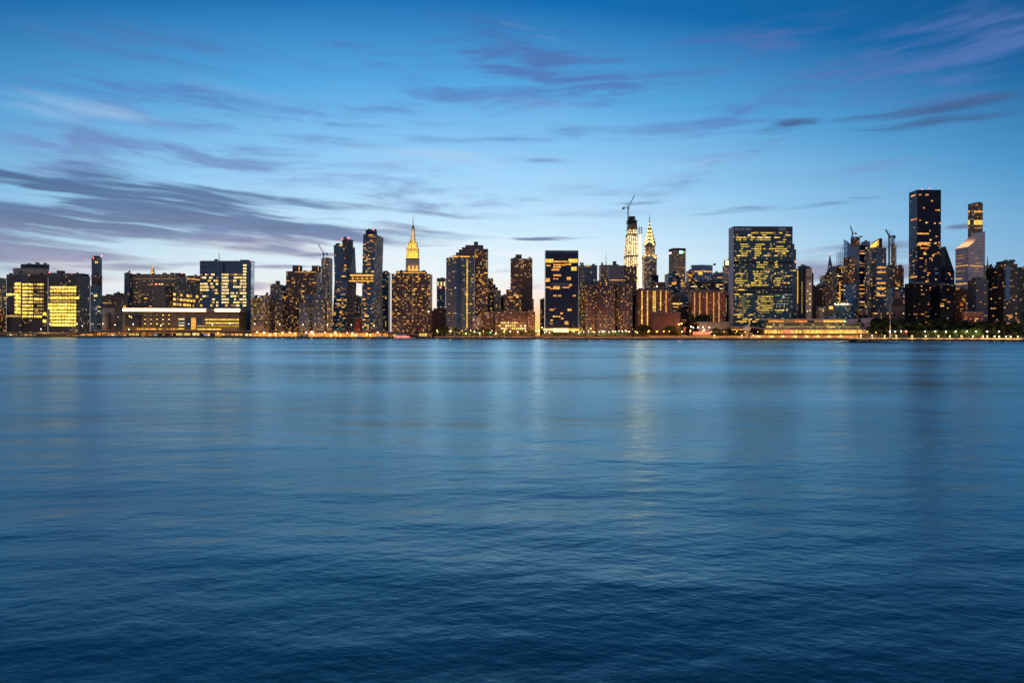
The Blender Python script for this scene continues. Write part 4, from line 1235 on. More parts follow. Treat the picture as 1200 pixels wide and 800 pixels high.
# unfinished supertall
D = 2050
b = Bld('unfinished_skyscraper', 'tapering unfinished skyscraper glowing cream with a dark steel top', 'skyscraper', 738.6, D)
F_VAN = facade('lit_open_floors', (.42, .40, .33), (.12, .12, .10), .5, .86, .95, (1, .66, .22), 2.2, grough=.4)
def R4(x0, x1, y, dd=0, d=44): return (ZZ((x0 + x1) / 2, y, D), fp(x0, x1, D + dd, d))
t = b.loft('lower_shaft', [R4(729.6, 748.8, 392), R4(731, 747.8, 301)], F_VAN, floor=4.6, bay=7.5, parapet=False)
b.loft('mechanical_band', [R4(730.6, 747.6, 301, 1), R4(730.8, 747.4, 299, 1)], P_DARK, parapet=False)
t = b.loft('upper_shaft', [R4(731, 747.6, 299.2, 1), R4(732.6, 746.6, 275.4, 1)], F_VAN, floor=4.6, bay=7.5, parapet=False)
b.loft('mechanical_band', [R4(732.2, 746.8, 275.6, 2), R4(732.6, 746.6, 273.6, 2)], P_DARK, parapet=False)
t = b.loft('lit_floor', [R4(733.2, 746.2, 273.8, 3), R4(734, 745.8, 268.6, 3)], F_VAN, floor=4.6, bay=7.5, parapet=False)
b.loft('dark_floors', [R4(733.8, 746.6, 268.6, 4), R4(734.4, 746, 261.8, 4)], F_BROWN2, floor=5, parapet=False)
m_ = MB()
for i, (x0, x1, y0, y1) in enumerate(((735.6, 746.2, 261.8, 257), (737.6, 744, 257, 252.8))):
    for x in (x0, (x0 + x1) / 2, x1):
        for yy in (6, 26): m_.bar((WX(x, D) - b.o.x, yy, ZZ(x, y0, D) - GROUND), (WX(x, D) - b.o.x, yy, ZZ(x, y1, D) - GROUND), 1.3)
    for k in range(3):
        yb = y0 + (y1 - y0) * (k + .8) / 3
        m_.box(WX(x0, D) - b.o.x, WX(x1, D) - b.o.x, 5 + k * .05, 27, ZZ(740, yb + .5, D) - GROUND, ZZ(740, yb, D) - GROUND)
m_.box(WX(739, D) - b.o.x, WX(743.4, D) - b.o.x, 12, 22, ZZ(740, 262, D) - GROUND, ZZ(740, 254, D) - GROUND)
m_.build('steel_frame', METAL, b.root); b.finish(5)
b = Bld('hoist_tower', 'thin pale construction hoist with white lights beside the cream glowing skyscraper', 'construction hoist', 750, 2040)
x = WX(749.9, 2040) - b.o.x; zt = ZZ(750, 266, 2040) - GROUND
MB().lattice((x, 0, 0), (x, 0, zt), 4.2, .8, 44).build('lattice', PALEM, b.root)
hl = MB()
for k in range(26): hl.box(x - 2.2, x + 2.2, -1, 1, zt - 30 - k * 8.2, zt - 26 - k * 8.2)
tag(hl.build('light', glow('hoist_light', (1, .76, .46), 30., .3, sample=True), b.root), kind='stuff')

# stainless crown
D = 1980
b = Bld('art_deco_skyscraper', 'tapering spire skyscraper with lit triangular windows in a scalloped crown', 'skyscraper', 760.6, D)
F_CHR = facade('grey_brick_pier_facade', (.26, .2, .17), (.05, .05, .05), .45, .75, .3, (1, .55, .14), .8, streak=.15)
t = b.box('shaft', 752.4, 769.4, 300.6, D=D, d=34, mat=F_CHR, floor=4, bay=4, parapet=False)
b.box('shoulder', 751.8, 769.8, 298.6, D=D - 1, d=36, mat=P_GOLDST, ybase=303.6, parapet=False)
t1 = b.box('upper_shaft', 754.6, 767, 287, D=D + 4, d=26, mat=F_CHR, ybase=300.8, parapet=False, floor=4, bay=4)
for x in (753.4, 768): flood(b, x, 301.8, D - 5, 3900, (1, .68, .2)); b.beacon(x, 300.6, D - 2, 2.0, GOLD)
for x in (756, 760.8, 765.6): flood(b, x, 299, D - 6, 3600, (1, .6, .16))
Dm = D + 17
def crown(y): # half width in photo columns at row y
    s_ = max(0., min(1., (y - 262) / 26)); return .35 + 5.9 * s_ ** .95
xc = 760.7
N = 10
rings = []
for i in range(N + 1):
    yy = 288 - 26 * i / N; r = crown(yy) / F * Dm
    rings.append((ZZ(xc, yy, Dm), [(WX(xc, Dm) - r, Dm - r), (WX(xc, Dm) + r, Dm - r), (WX(xc, Dm) + r, Dm + r), (WX(xc, Dm) - r, Dm + r)]))
t2 = b.loft('crown', rings, P_STEEL, parapet=False)
MB().bar((WX(xc, Dm) - b.o.x, 17, ZZ(xc, 262.4, Dm) - GROUND), (WX(xc, Dm) - b.o.x, 17, ZZ(xc, 250, Dm) - GROUND), 1.5, .3, n=8).build('spire', METAL, b.root)
CR = glow('crown_light', (1, .50, .10), 6., .15, sample=True)
# nested arches: chevrons of small triangular lights
for k in range(6):
    ya = 286.5 - k * 4.1
    hw = crown(ya) * .86
    nn = max(1, 5 - k)
    for j in range(nn * 2 + 1):
        u_ = -1 + 2 * j / (nn * 2) if nn else 0
        px = xc + u_ * hw
        py = ya - 3.6 * (1 - u_ * u_) - .4
        r_ = crown(py) / F * Dm
        dd = Dm - r_ - 1.0
        c_ = Vector((WX(px, dd) - b.o.x, dd - b.o.y, ZZ(px, py, dd) - GROUND))
        s_ = 1.5 + .7 * (k < 4)
        MB().add([c_ + Vector((-s_, 0, -s_)), c_ + Vector((s_, 0, -s_)), c_ + Vector((0, .5, s_ * 1.1)),
                  c_ + Vector((-s_, 3, -s_)), c_ + Vector((s_, 3, -s_)), c_ + Vector((0, 3, s_ * 1.1))],
                 [(0, 1, 2), (3, 5, 4), (0, 3, 4, 1), (1, 4, 5, 2), (2, 5, 3, 0)]).build('crown_window', CR, b.root)
b.finish(10)
D = K(767, 4)
b = Bld('stone_tower', 'dark dome topped stone block in front of the scalloped spire', 'building', 767, D)
t = b.box('wall', 757, 779.6, 330.6, D=D, d=20, mat=F_BROWN2)
t2 = b.box('turret', 762.4, 771.4, 322.4, D=D + 4, d=12, mat=F_SHADE, ybase=330.8)
MB().ball((WX(767, D) - b.o.x, 11, ZZ(767, 322.6, D) - GROUND), 6.2, 4.4, 12, 8).build('dome', ROOF, b.root)
b.beacon(769.6, 335.4, D - .5, 1.1, WSM); b.lights(t, .1, 1, 'da'); b.finish(15)

D = 1900
b = Bld('office_tower', 'broad chamfered office tower with a green white sign at its top corner', 'office tower', 793, D)
t = b.poly('wall', [(783.4, D + 26), (789.6, D), (803.2, D + 3), (803.2, D + 60), (783.4, D + 60)], 293, F_TAN, floor=4, bay=4, parapet=False)
t2 = b.poly('roof_storey', [(783.4, D + 25.6), (789.6, D - .5), (803.3, D + 2.6), (803.3, D + 60), (783.4, D + 60)], 290.6, P_DARK, ybase=293.2, parapet=False)
SG = glow('sign_light', (.35, 1, .75), 3, .05); SG2 = glow('sign_light_pink', (1, .55, .75), 2.6, .05)
b.pane(t, 1, 795.8, 798.6, 293.8, 297.0, SG, 'sign', .6); b.pane(t, 1, 798.8, 800, 294.4, 296.6, GRNL, 'sign', .6); b.pane(t, 0, 783.8, 786.4, 295.6, 297.6, SG2, 'sign', .6)
b.lights(t, .10, 4, 'ddya', edges=[1]); b.pane(t, 1, 793, 800, 313, 313.8, DIM); b.pane(t, 1, 791, 801, 331, 333, AMB); b.finish(40)
D = K(788, 4.6)
b = Bld('glass_block', 'dark blue glass block with a pale flank below the chamfered tower', 'office block', 788, D)
t = b.box('wall', 778.6, 797.6, 320.6, D=D, d=30, mat=F_NAVY, emats={3: F_BEIGE}, floor=3.6)
b.pane(t, 0, 791, 796, 319.4 + 1.4, 321.8, GOLD, 'trim'); b.lights(t, .13, 2, 'add', edges=[0]); b.pane(t, 0, 787, 792, 330.5, 333.5, AMB); b.finish(25)
b = Bld('office_block', 'brown office block peeking out left of the blue flat topped tower', 'office block', 808, K(808, 6))
t = b.box('wall', 803.6, 813, 317.4, d=18, mat=F_BROWN); b.pane(t, 0, 804, 811, 321.6, 323, AMB); b.lights(t, .2, 2, 'ad'); b.finish(20)
D = K(822, 7.2)
b = Bld('blue_glass_tower', 'flat topped blue glass tower with a bright amber floor', 'office tower', 822, D)
t = b.poly('wall', [(809.6, D + 6), (823, D), (834.8, D + 8), (834.8, D + 40), (809.6, D + 40)], 310.4, F_BLUE, floor=4)
for e, x0, x1 in ((0, 810, 822.6), (1, 823.4, 834.6)): b.pane(t, e, x0, x1, 317.4, 318.8, AMB)
b.pane(t, 0, 818, 823, 318.8, 322, YEL); b.lights(t, .25, 2, 'ayd', fl=(.2, .85)); b.finish(50)
b = Bld('office_block', 'dark office block right of the blue flat topped tower', 'office block', 841, K(841, 6))
t = b.box('wall', 834.4, 847, 319.4, d=20, mat=F_NAVY); b.lights(t, .1, 2, 'ad'); b.pane(t, 0, 840, 846, 324.6, 325.8, AMB); b.finish(20)
b = Bld('office_block', 'low office block with rows of lit floors behind the right red brown slab', 'office block', 825, K(825, 3.4))
t = b.box('wall', 803, 847, 330, d=22, mat=F_OFFDK, floor=3.6); b.lights(t, .3, 4, 'aydw', edges=[0, 3], rows=.6); b.clutter(806, 845, 330, None, 5); b.finish(50)
b = Bld('stone_tower', 'tan tower with a glowing yellow crown left of the wide curtain wall slab', 'tower', 851, K(851, 8))
t = b.box('wall', 846.4, 858, 311, d=22, mat=F_TAN, floor=3.6); b.lights(t, .2, 1, 'ada')
t2 = b.box('crown', 848, 857, 304.8, D=K(851, 8) + 5, d=12, mat=P_GOLDST, ybase=311.2); b.pane(t2, 0, 848.8, 857, 305.4, 310.4, BRI); b.finish(25)
b = Bld('glass_block', 'slim blue grey block squeezed left of the wide curtain wall slab', 'office block', 853, K(853, 2.6))
t = b.box('wall', 848.4, 859, 331.6, d=18, mat=F_SLATE); b.finish(5)
b = Bld('apartment_block', 'dark slim block with a green lit stair left of the wide slab', 'apartment block', 850, K(850, 1.6))
t = b.box('wall', 846.4, 858.6, 345.6, d=16, mat=F_SHADE); b.column(t, 0, 850.8, 1.2, 349, 366, 1.5, GRN, .8); b.finish(15)

# red brown slabs with light lines
for (nm, x0, x1, yy, cols, lab) in (('left', 744.4, 786.4, 339.4, (752.2, 758.6, 765.6, 767.6, 774, 780.4), 'red brown apartment slab with six yellow light lines'),
                                    ('right', 806, 850.6, 341, (813.8, 819.8, 828.2, 836.2, 842.4), 'red brown apartment slab with five yellow light lines beside the wide slab')):
    D = K((x0 + x1) / 2, 1.0)
    b = Bld('apartment_slab', lab, 'apartment block', (x0 + x1) / 2, D)
    t = b.box('wall', x0, x1, yy, D=D, d=24, mat=F_RED, floor=2.9, bay=3)
    if nm == 'left': b.box('roof_storey', 756, 777, yy - 2.2, D=D + 5, d=12, mat=P_BROWN, ybase=yy + .3)
    else: b.box('roof_storey', 812, 838, yy - 1.6, D=D + 5, d=12, mat=P_BROWN, ybase=yy + .3)
    for c_ in cols:
        if nm == 'left': b.column(t, 0, c_, 1.5, yy + 1.6, 381, 2.05, YEL if c_ < 775 else AMB, .8)
        else: b.column(t, 0, c_, 1.3, yy + 2, 379, 2.05, AMB, .66)
    b.lights(t, .015, 1, 'od'); b.clutter(x0 + 1, x1 - 2, yy, D + 2, 5); b.finish(98)
b = Bld('brick_hall', 'windowless pinkish brick hall in front of the left red brown slab', 'building', 780, K(780, .15))
t = b.box('wall', 763, 797, 366, d=22, mat=P_PINK)
for x in (765, 771, 777.6, 783, 789): MB().box(WX(x, b.D) - b.o.x, WX(x + 1.5, b.D) - b.o.x, -.8, 0, 0, ZZ(x, 364.6, b.D) - GROUND).build('buttress', P_PINK, b.root)
b.finish(5)
for (x0, x1, yy, k, mt, pal, pr, lab) in ((785, 797, 345, 2.6, F_BROWN, 'ad', .2, 'brown block with amber rows between the two red brown slabs'),
                                          (792, 807, 343, 3.2, F_NAVY, 'd', .05, 'dark blue block between the two red brown slabs'),
                                          (785.6, 801, 354, 1.5, F_BROWN2, 'yad', .2, 'low dark block with a bright amber floor between the red brown slabs'),
                                          (795, 807, 358, .9, F_SHADE, 'od', .06, 'black low block left of the five light line slab')):
    b = Bld('office_block', lab, 'building', (x0 + x1) / 2, K((x0 + x1) / 2, k))
    t = b.box('wall', x0, x1, yy, d=16, mat=mt, floor=3.2); b.lights(t, pr, 3, pal, edges=[0])
    if yy == 354: b.pane(t, 0, 787, 800, 355, 356.6, YEL)
    b.clutter(x0, x1, yy, None, 3); b.finish(20)
b = Bld('library_building', 'low pale stone building between the five light line slab and the river road', 'building', 836, K(836, .2))
t = b.box('wall', 816, 855.4, 378.6, d=18, mat=P_BEIGE)
b.box('roof_slab', 814.6, 856.4, 377.2, D=K(836, .2) - 2, d=18, mat=RCON, ybase=378.8); b.lights(t, .05, 1, 'w'); b.finish(10)

# ---- curtain wall slab -----------------------------------------------------------
D = K(892, .9)
b = Bld('curtain_wall_slab', 'wide blue green curtain wall slab with olive lit floors and pale blank end wall', 'office tower', 892, D)
t = b.box('wall', 853.4, 928.4, 270.6, D=D, d=24, mat=F_UN, floor=3.95, bay=2.4, emats={3: F_UNM}, parapet=False)
t2 = b.box('roof_screen', 853.4, 928.4, 265.2, D=D, d=24, mat=F_UNM, ybase=270.7, parapet=False, emats={0: plain('roof_grille', (.09, .07, .085), .7)})
for (x0, x1) in ((860.6, 866), (866.6, 872), (873, 880), (912, 920)): b.pane(t2, 0, x0, x1, 267, 270.2, plain('pale_louvre', (.30, .32, .38), .6), 'louvre')
for y0, y1 in ((306, 308), (336.6, 338.4), (341.4, 342.6)): MB().box(WX(859.6, D) - b.o.x + .3, WX(928.2, D) - b.o.x, -.14, .05, ZZ(890, y1 + .8, D) - GROUND, ZZ(890, y0, D) - GROUND).build('plant_band', plain('dark_plum_band', (.03, .022, .03), .7), b.root)
R = b.rng
for f, (segs) in enumerate([
    [(880, 917, .8, OLV)], [(876, 881, 1, WRM), (893, 898, .9, YEL), (920, 927, 1, YEL)], [(863, 884, .95, YEL), (883, 903, 1, WRM), (907, 914, 1, YEL)], [(862, 882, .7, OLV), (884, 903, .9, OLV), (911, 921, .9, OLV)],
    [(907, 920, .6, OLV)], [(867, 877, 1, OLV), (883, 896, .9, OLV), (900, 904, .8, OLV)], [(868, 876, .9, OLV), (884, 892, 1, OLV), (907, 926, .6, OLV)], [(868, 877, .8, OLV), (884, 892, 1, YEL), (894, 926, .55, OLV)],
    [(866, 880, .95, OLV), (884, 892, 1, OLV), (908, 924, .7, OLV)], [(868, 876, 1, OLV), (884, 892, 1, OLV), (912, 924, .5, OLD)], [(863, 876, .95, YEL), (884, 890, .8, OLV), (895, 904, .8, YEL), (907, 912, 1, YEL), (915, 922, .8, OLV)],
    [(860, 866, .8, YEL), (882, 886, .8, WRM)], [(861, 867, .8, YEL), (872, 880, .3, OLD)],
    [(864, 870, .4, OLD), (886, 900, .8, OLV), (907, 911, .9, OLV)], [(866, 874, .4, OLD), (887, 899, .9, OLV), (908, 911, 1, OLV)], [(862, 876, .5, OLD), (886, 896, .8, OLV), (907, 912, .8, OLV)], [(864, 872, .5, OLD), (888, 902, .8, OLV)],
    [(866, 874, .6, OLD), (882, 902, .8, OLV), (906, 926, .2, OLD)], [(862, 876, .6, OLV), (882, 899, .9, OLV), (907, 916, .8, YEL)], [(868, 876, .7, OLV), (884, 900, .8, OLV), (916, 926, .9, OLV)], [(862, 876, .7, OLD), (883, 898, .5, OLV), (908, 922, .7, OLV)],
    [(861, 876, .95, OLV), (884, 892, .9, OLV), (906, 918, .9, OLV)], [(862, 872, .9, OLV), (880, 898, .9, YEL), (908, 926, .9, YEL)], [(866, 880, .8, OLV), (880, 900, .9, OLV), (907, 924, .8, OLV)],
    [(860, 866, .8, YEL), (868, 872, .7, OLD), (902, 906, .7, AMB)], [(860, 873, .9, YEL)], [(862, 866, .6, OLD), (884, 904, .3, OLD)],
    [(860, 868, .9, YEL), (870, 880, .5, OLD)], [(866, 878, .8, OLD), (888, 906, .9, OLV)], [(864, 878, .8, OLD), (888, 906, .9, OLV)], [(868, 880, .8, OLD), (887, 906, .9, OLV)], [(866, 880, .7, OLD), (888, 906, .9, OLD)],
    [(864, 880, .8, OLD), (888, 906, .95, OLV)], [(868, 880, .7, OLD), (886, 906, .95, OLV)], [(862, 874, .8, OLD), (886, 906, .9, OLV), (908, 928, .9, YEL)], [(866, 876, .5, OLD), (888, 902, .9, OLD), (910, 924, .5, OLD)],
    [(860, 871, .9, YEL), (876, 884, .6, OLD)], [(864, 872, .5, OLD), (884, 892, .4, OLD)], [(868, 890, .8, YEL)], [(862, 888, .9, YEL)], [(862, 880, .6, OLV)]]):
    y = 272.3 + f * 2.66
    for x0, x1, pr, m in segs:
        x = x0
        while x < x1 - .4:
            w_ = R.choice([2.2, 2.2, 4.2])
            e_ = min(x + w_, x1)
            if R.random() < pr and e_ < 928: b.pane(t, 0, max(x, 860), e_ - .25, y, y + 1.3, m if R.random() < .7 else R.choice([OLD, YEL, AMD, OLV]))
            x = e_
for i in range(14): b.pane(t, 0, 909 + R.uniform(0, 12), 923 + R.uniform(0, 4), 345 + i * .9, 345.5 + i * .9, GRN if i % 3 else COO) if i % 4 == 0 else None
b.pane(t, 0, 916.5, 919, 346, 349.5, COO); b.pane(t, 0, 908, 914, 345.4, 346.8, GRN)
b.finish(100)
b = Bld('glass_tower', 'stepped teal glass tower behind the right edge of the wide curtain wall slab', 'office tower', 929, K(929, 3))
t = b.box('wall', 922, 932.6, 292.4, d=20, mat=F_TEAL, floor=3.6); t2 = b.box('upper_floors', 922, 930.6, 286, D=K(929, 3) + 3, d=14, mat=F_TEAL, ybase=292.6)
b.pane(t, 0, 931, 932.4, 305, 308, AMB); b.pane(t, 0, 929, 932.4, 316.4, 317.6, YEL); b.finish(8)
b = Bld('apartment_block', 'narrow gold glowing block left of the tan blank tower', 'apartment block', 935, K(935, 3.6))
t = b.box('wall', 931.6, 938, 315.4, d=14, mat=F_TAN); b.pane(t, 0, 932.8, 935.6, 317, 356, GOLD); b.finish(5)

D = K(943, 1.3)
b = Bld('tan_tower', 'tan stone tower with a dark slot of yellow floors and small white windows', 'office tower', 943, D)
t = b.box('west_wing', 935, 945.6, 311.4, D=D + 4, d=22, mat=P_DARK, parapet=True)
for i in range(15): b.pane(t, 0, 936.4, 940, 330.2 + i * 2.5, 331.4 + i * 2.5, OLV)
t2 = b.box('wall', 940.4, 951.2, 314.2, D=D, d=20, mat=plain('tan_stone', (.52, .38, .27), .8, .2, .15))
t3 = b.box('side_slab', 951, 953.2, 320, D=D + 3, d=14, mat=P_DARK)
for i in range(5): b.pane(t2, 0, 942.4 + i * 1.6, 943.4 + i * 1.6, 324, 327.6, P_DARK, 'window')
for (x, y) in ((949, 332.6), (943, 338.4), (946.4, 341), (943.4, 344), (949.4, 344.4), (942.6, 348), (948.6, 350), (945, 352.6), (943.6, 355), (949, 356.4), (942.8, 361), (946, 364.4), (949.4, 363.6)):
    b.pane(t2, 0, x - .8, x + .8, y - .7, y + .7, WRM)
b.finish(45)

# ---- cluster right of the tan tower ------------------------------------------------
D = K(968, 5)
b = Bld('spire_building', 'stepped tower with a dark pyramid spire and green lit setback', 'tower', 968, D)
t = b.box('wall', 958, 979, 331.4, D=D, d=26, mat=F_OFFDK); t2 = b.box('setback', 960.4, 978, 322.6, D=D + 3, d=20, mat=F_OFFDK, ybase=331.6); t3 = b.box('neck', 967, 978.4, 319, D=D + 8, d=12, mat=F_SHADE, ybase=323)
xs = [(968.6, D + 6), (976.8, D + 6), (976.8, D + 16), (968.6, D + 16)]
P0 = [(WX(a, d), d) for a, d in xs]; ap = (WX(972, D + 11), D + 11)
b.loft('spire', [(ZZ(972, 319.2, D + 6), P0), (ZZ(972, 298.2, D + 6), [(ap[0] + (p[0] - ap[0]) * .06, ap[1] + (p[1] - ap[1]) * .06) for p in P0])], F_SLATE, parapet=False)
b.lights(t2, .4, 3, 'vgad', edges=[0, 3]); b.lights(t, .2, 3, 'gad', edges=[0]); b.beacon(972, 297.8, D + 10, .9); b.pane(t3, 0, 972, 974, 303.8 + 16, 305 + 16, WRM); b.finish(40)
for (nm, x0, x1, yy, k, mt, pal, pr, lab) in (
    ('brick_block', 952.4, 967, 335.4, 3.2, P_PINK, 'o', .02, 'dark red block below the pyramid spire'),
    ('brick_block', 963.6, 976, 333.6, 2.4, F_BROWN, 'ad', .05, 'brown brick block with blank front below the pyramid spire'),
    ('office_block', 974.8, 989.6, 312.4, 4.2, F_BROWN, 'aoyw', .4, 'amber lit block left of the slanted glass roof'),
    ('stone_house', 956, 966, 360.6, 1.2, F_TAN, 'yd', .12, 'small tan stepped house below the dark red block'),
    ('stone_house', 965, 980, 358, 1.7, F_TAN, 'ydw', .16, 'tan house with a golden lit top beside the row of white lamps'),
    ('glass_block', 976, 997, 357.6, .9, F_TEAL, 'cgd', .16, 'low teal glass block with a row of bright white lamps on its roof'),
    ('brick_block', 1001, 1017, 362, .9, F_BROWN, 'ad', .1, 'low brown block behind the sloping violet wall')):
    b = Bld(nm, lab, 'building', (x0 + x1) / 2, K((x0 + x1) / 2, k))
    t = b.box('wall', x0, x1, yy, d=18, mat=mt, floor=3.3); b.lights(t, pr, 2, pal, edges=[0])
    if yy == 312.4: b.column(t, 0, 984, 1.4, 330, 354, 3, AMB)
    if yy == 358: b.pane(t, 0, 971.4, 977, 358.6, 362.4, GOLD)
    if yy == 357.6:
        for x in (978.6, 982.4, 986, 989.4, 993): b.beacon(x, 356.2, b.D - 1, .95, WHT)
    b.clutter(x0 + .5, x1 - .5, yy, None, 4); b.finish(35)
b = Bld('scaffold_frame', 'open grey scaffold frame standing on the amber lit block', 'scaffold', 986, K(986, 4.2) + 5)
x0, x1 = WX(982.6, b.D) - b.o.x, WX(989.6, b.D) - b.o.x
zb, zt, zt2 = ZZ(986, 312.2, b.D) - GROUND + .3, ZZ(986, 295.5, b.D) - GROUND, ZZ(986, 289.6, b.D) - GROUND
m_ = MB()
for i in range(4):
    x = x0 + (x1 - x0) * i / 3
    for yy in (0, 8): m_.bar((x, yy, zb), (x, yy, zt if i < 2 else zt2), .3)
for k in range(9):
    z = zb + (zt - zb) * (k + 1) / 9
    for yy in (0, 8): m_.bar((x0, yy, z), (x1, yy, z), .25)
    for i in range(4): m_.bar((x0 + (x1 - x0) * i / 3, 0, z), (x0 + (x1 - x0) * i / 3, 8, z), .2)
m_.build('lattice', PALEM, b.root)

D = K(996, 2.3)
b = Bld('slanted_roof_tower', 'tower of tan and blue glass with a sharply slanted glass roof', 'office tower', 996, D)
t = b.poly('lower_floors', [(988.4, D + 8), (996, D + 1), (1002.8, D + 2), (1002.8, D + 26), (988.4, D + 26)], 331, F_BLUE, floor=3.6)
t2 = b.poly('middle_floors', [(988, D + 8), (995.6, D - 1), (1001.6, D), (1001.6, D + 24), (988, D + 24)], 301.4, F_BROWN, ybase=331, floor=3.6, parapet=False)
zt = ZZ(996, 301.2, D)
P0 = [(WX(988.2, D + 8), D + 8), (WX(992.6, D + 1), D + 1), (WX(1001.4, D + 1), D + 1), (WX(1001.4, D + 24), D + 24), (WX(988.2, D + 24), D + 24)]
b.loft('glass_top', [(zt, P0), ([ZZ(988, 280.2, D + 8), ZZ(992, 282.5, D), ZZ(1001, 291, D), ZZ(1001, 291, D), ZZ(988, 280.2, D + 8)], P0)], F_BLUE, emats={0: F_PALEG}, parapet=False)
b.lights(t2, .55, 1, 'aaow', edges=[1]); b.lights(t2, .12, 1, 'ao', edges=[0]); b.lights(t, .12, 1, 'wac', edges=[0, 1]); b.finish(60)
D = K(1002, 7)
b = Bld('unfinished_tower', 'round topped unfinished concrete core behind the slanted glass roof', 'tower', 1001.6, D)
t = b.poly('wall', [(996.4, D + 4), (999, D), (1004.6, D), (1007.2, D + 4), (1007.2, D + 22), (996.4, D + 22)], 277.4, F_BROWN, floor=3.8)
b.lights(t, .15, 2, 'da', edges=[0, 1, 2]); b.finish(20)
b = Bld('glass_tower', 'small blue glass top between the unfinished core and the amber crowned tower', 'office tower', 1013, K(1013, 6))
t = b.box('wall', 1008.6, 1019, 283, d=20, mat=F_BLUE); b.finish(5)
D = K(1008, 3.4)
b = Bld('black_glass_tower', 'black glass tower with a few long amber floors behind the slanted roof tower', 'office tower', 1009, D)
t = b.box('wall', 1000.8, 1016, 287, D=D, d=22, mat=F_BLKG, floor=3.7)
for y, m in ((293.2, DIM), (296.4, AMB), (308, DIM), (311, DIM), (333.6, AMB), (338.2, ORA), (343, AMB), (353.4, AMB), (357, DIM)): b.pane(t, 0, 1003 + b.rng.uniform(0, 2), 1014 + b.rng.uniform(0, 1.6), y, y + 1.2, m)
b.lights(t, .08, 2, 'daw', edges=[0]); b.finish(30)
D = K(1027, 2.1)
b = Bld('amber_crowned_tower', 'grey gridded tower with an amber floodlit triangular crown', 'office tower', 1027, D)
t = b.box('wall', 1018, 1038.4, 290.4, D=D, d=24, mat=F_SLATE, floor=3.6); t1 = b.box('west_wing', 1014, 1019, 292, D=D + 5, d=14, mat=F_GREY)
b.lights(t, .10, 3, 'aad', edges=[0, 3], fl=(.6, 1)); b.lights(t, .34, 3, 'aaoyd', edges=[0, 3], fl=(0, .62), rows=.5); b.lights(t1, .2, 1, 'vwd')
for y in (312.4, 318, 330.8, 336.8, 345.2): b.pane(t, 0, 1027.4, 1037.6, y, y + 1.9, AMB)
dC = D + 8
tri = [Vector((WX(1019.4, dC), dC, ZZ(1019, 290.6, D))), Vector((WX(1029.6, dC), dC, ZZ(1029, 290.6, D))), Vector((WX(1029.6, dC), dC, ZZ(1029, 279.4, D))), Vector((WX(1019.4, dC), dC, ZZ(1019, 287.2, D)))]
MB().add([v - b.o for v in tri] + [v - b.o + Vector((0, 6, 0)) for v in tri], [(0, 1, 2, 3), (7, 6, 5, 4), (0, 4, 5, 1), (1, 5, 6, 2), (2, 6, 7, 3), (3, 7, 4, 0)]).build('crown_sail', plain('crown_stone', (.5, .4, .25), .8), b.root)
for x, y in ((1021, 288.4), (1024, 288), (1027, 287.6), (1027, 283.6)): flood(b, x, y, dC - 4, 5200, (1, .55, .08))
b.box('plant_tower', 1029.8, 1033.4, 279.4, D=D + 5, d=12, mat=P_DARK, ybase=290.6); b.finish(70)
D = K(1047, 6.5)
b = Bld('unfinished_tower', 'very thin unfinished tower with open lattice top right of the amber crown', 'tower', 1047, D)
t = b.box('wall', 1044, 1050.2, 286, D=D, d=14, mat=F_TAN, floor=3.8); b.column(t, 0, 1048.8, .6, 288, 312, 2.4, DIM)
x = WX(1048, D) - b.o.x
MB().lattice((x, 7, ZZ(1048, 287, D) - GROUND), (x, 7, ZZ(1048, 275, D) - GROUND), 2.2, .6, 6).build('lattice', PALEM, b.root); b.lights(t, .1, 1, 'aw'); b.finish(15)
b = Bld('office_block', 'brown office block with amber lower floors below the thin unfinished tower', 'office block', 1048, K(1048, 3.6))
t = b.box('wall', 1037.6, 1059, 312.4, d=24, mat=F_BROWN, floor=3.6); b.lights(t, .5, 3, 'ayad', edges=[0], fl=(.5, .78), rows=.8); b.lights(t, .06, 2, 'd', edges=[0], fl=(.78, 1)); b.clutter(1039, 1058, 312.4, None, 4); b.finish(50)
b = Bld('blue_glass_block', 'blue glass block between the amber crowned tower and the tall dark tower', 'office block', 1050, K(1050, 2.3))
t = b.box('wall', 1038, 1060.6, 336.6, d=20, mat=F_BLUE, floor=3.6); b.lights(t, .16, 2, 'wad', edges=[0]); b.finish(30)
D = K(1054, 1.3)
b = Bld('stone_church_block', 'stepped tan stone block with a flat tower in front of the blue glass block', 'building', 1053, D)
t = b.box('wall', 1045, 1067, 358, D=D, d=18, mat=plain('rose_tan_stone', (.34, .2, .14), .85), parapet=True); t2 = b.box('tower', 1048.6, 1055, 341, D=D + 4, d=10, mat=plain('rose_tan_stone', (.34, .2, .14), .85), ybase=358.4); t3 = b.box('step', 1046.8, 1057, 349, D=D + 3, d=12, mat=P_PINK, ybase=358.3)
b.lights(t, .05, 1, 'w'); b.finish(10)
b = Bld('apartment_block', 'pale tan block with scattered lights left of the foot of the tall dark tower', 'apartment block', 1063, K(1063, 1.9) + 8)
t = b.box('wall', 1059.4, 1068, 341.4, d=12, mat=F_TAN, floor=3); b.lights(t, .25, 1, 'wya'); b.finish(20)
b = Bld('apartment_block', 'low block with amber windows behind the park trees left of the tall dark tower', 'apartment block', 1034, K(1034, 1.0))
t = b.box('wall', 1018, 1049, 366, d=14, mat=F_BROWN, floor=3); b.lights(t, .2, 2, 'aod', edges=[0, 3]); b.finish(30)

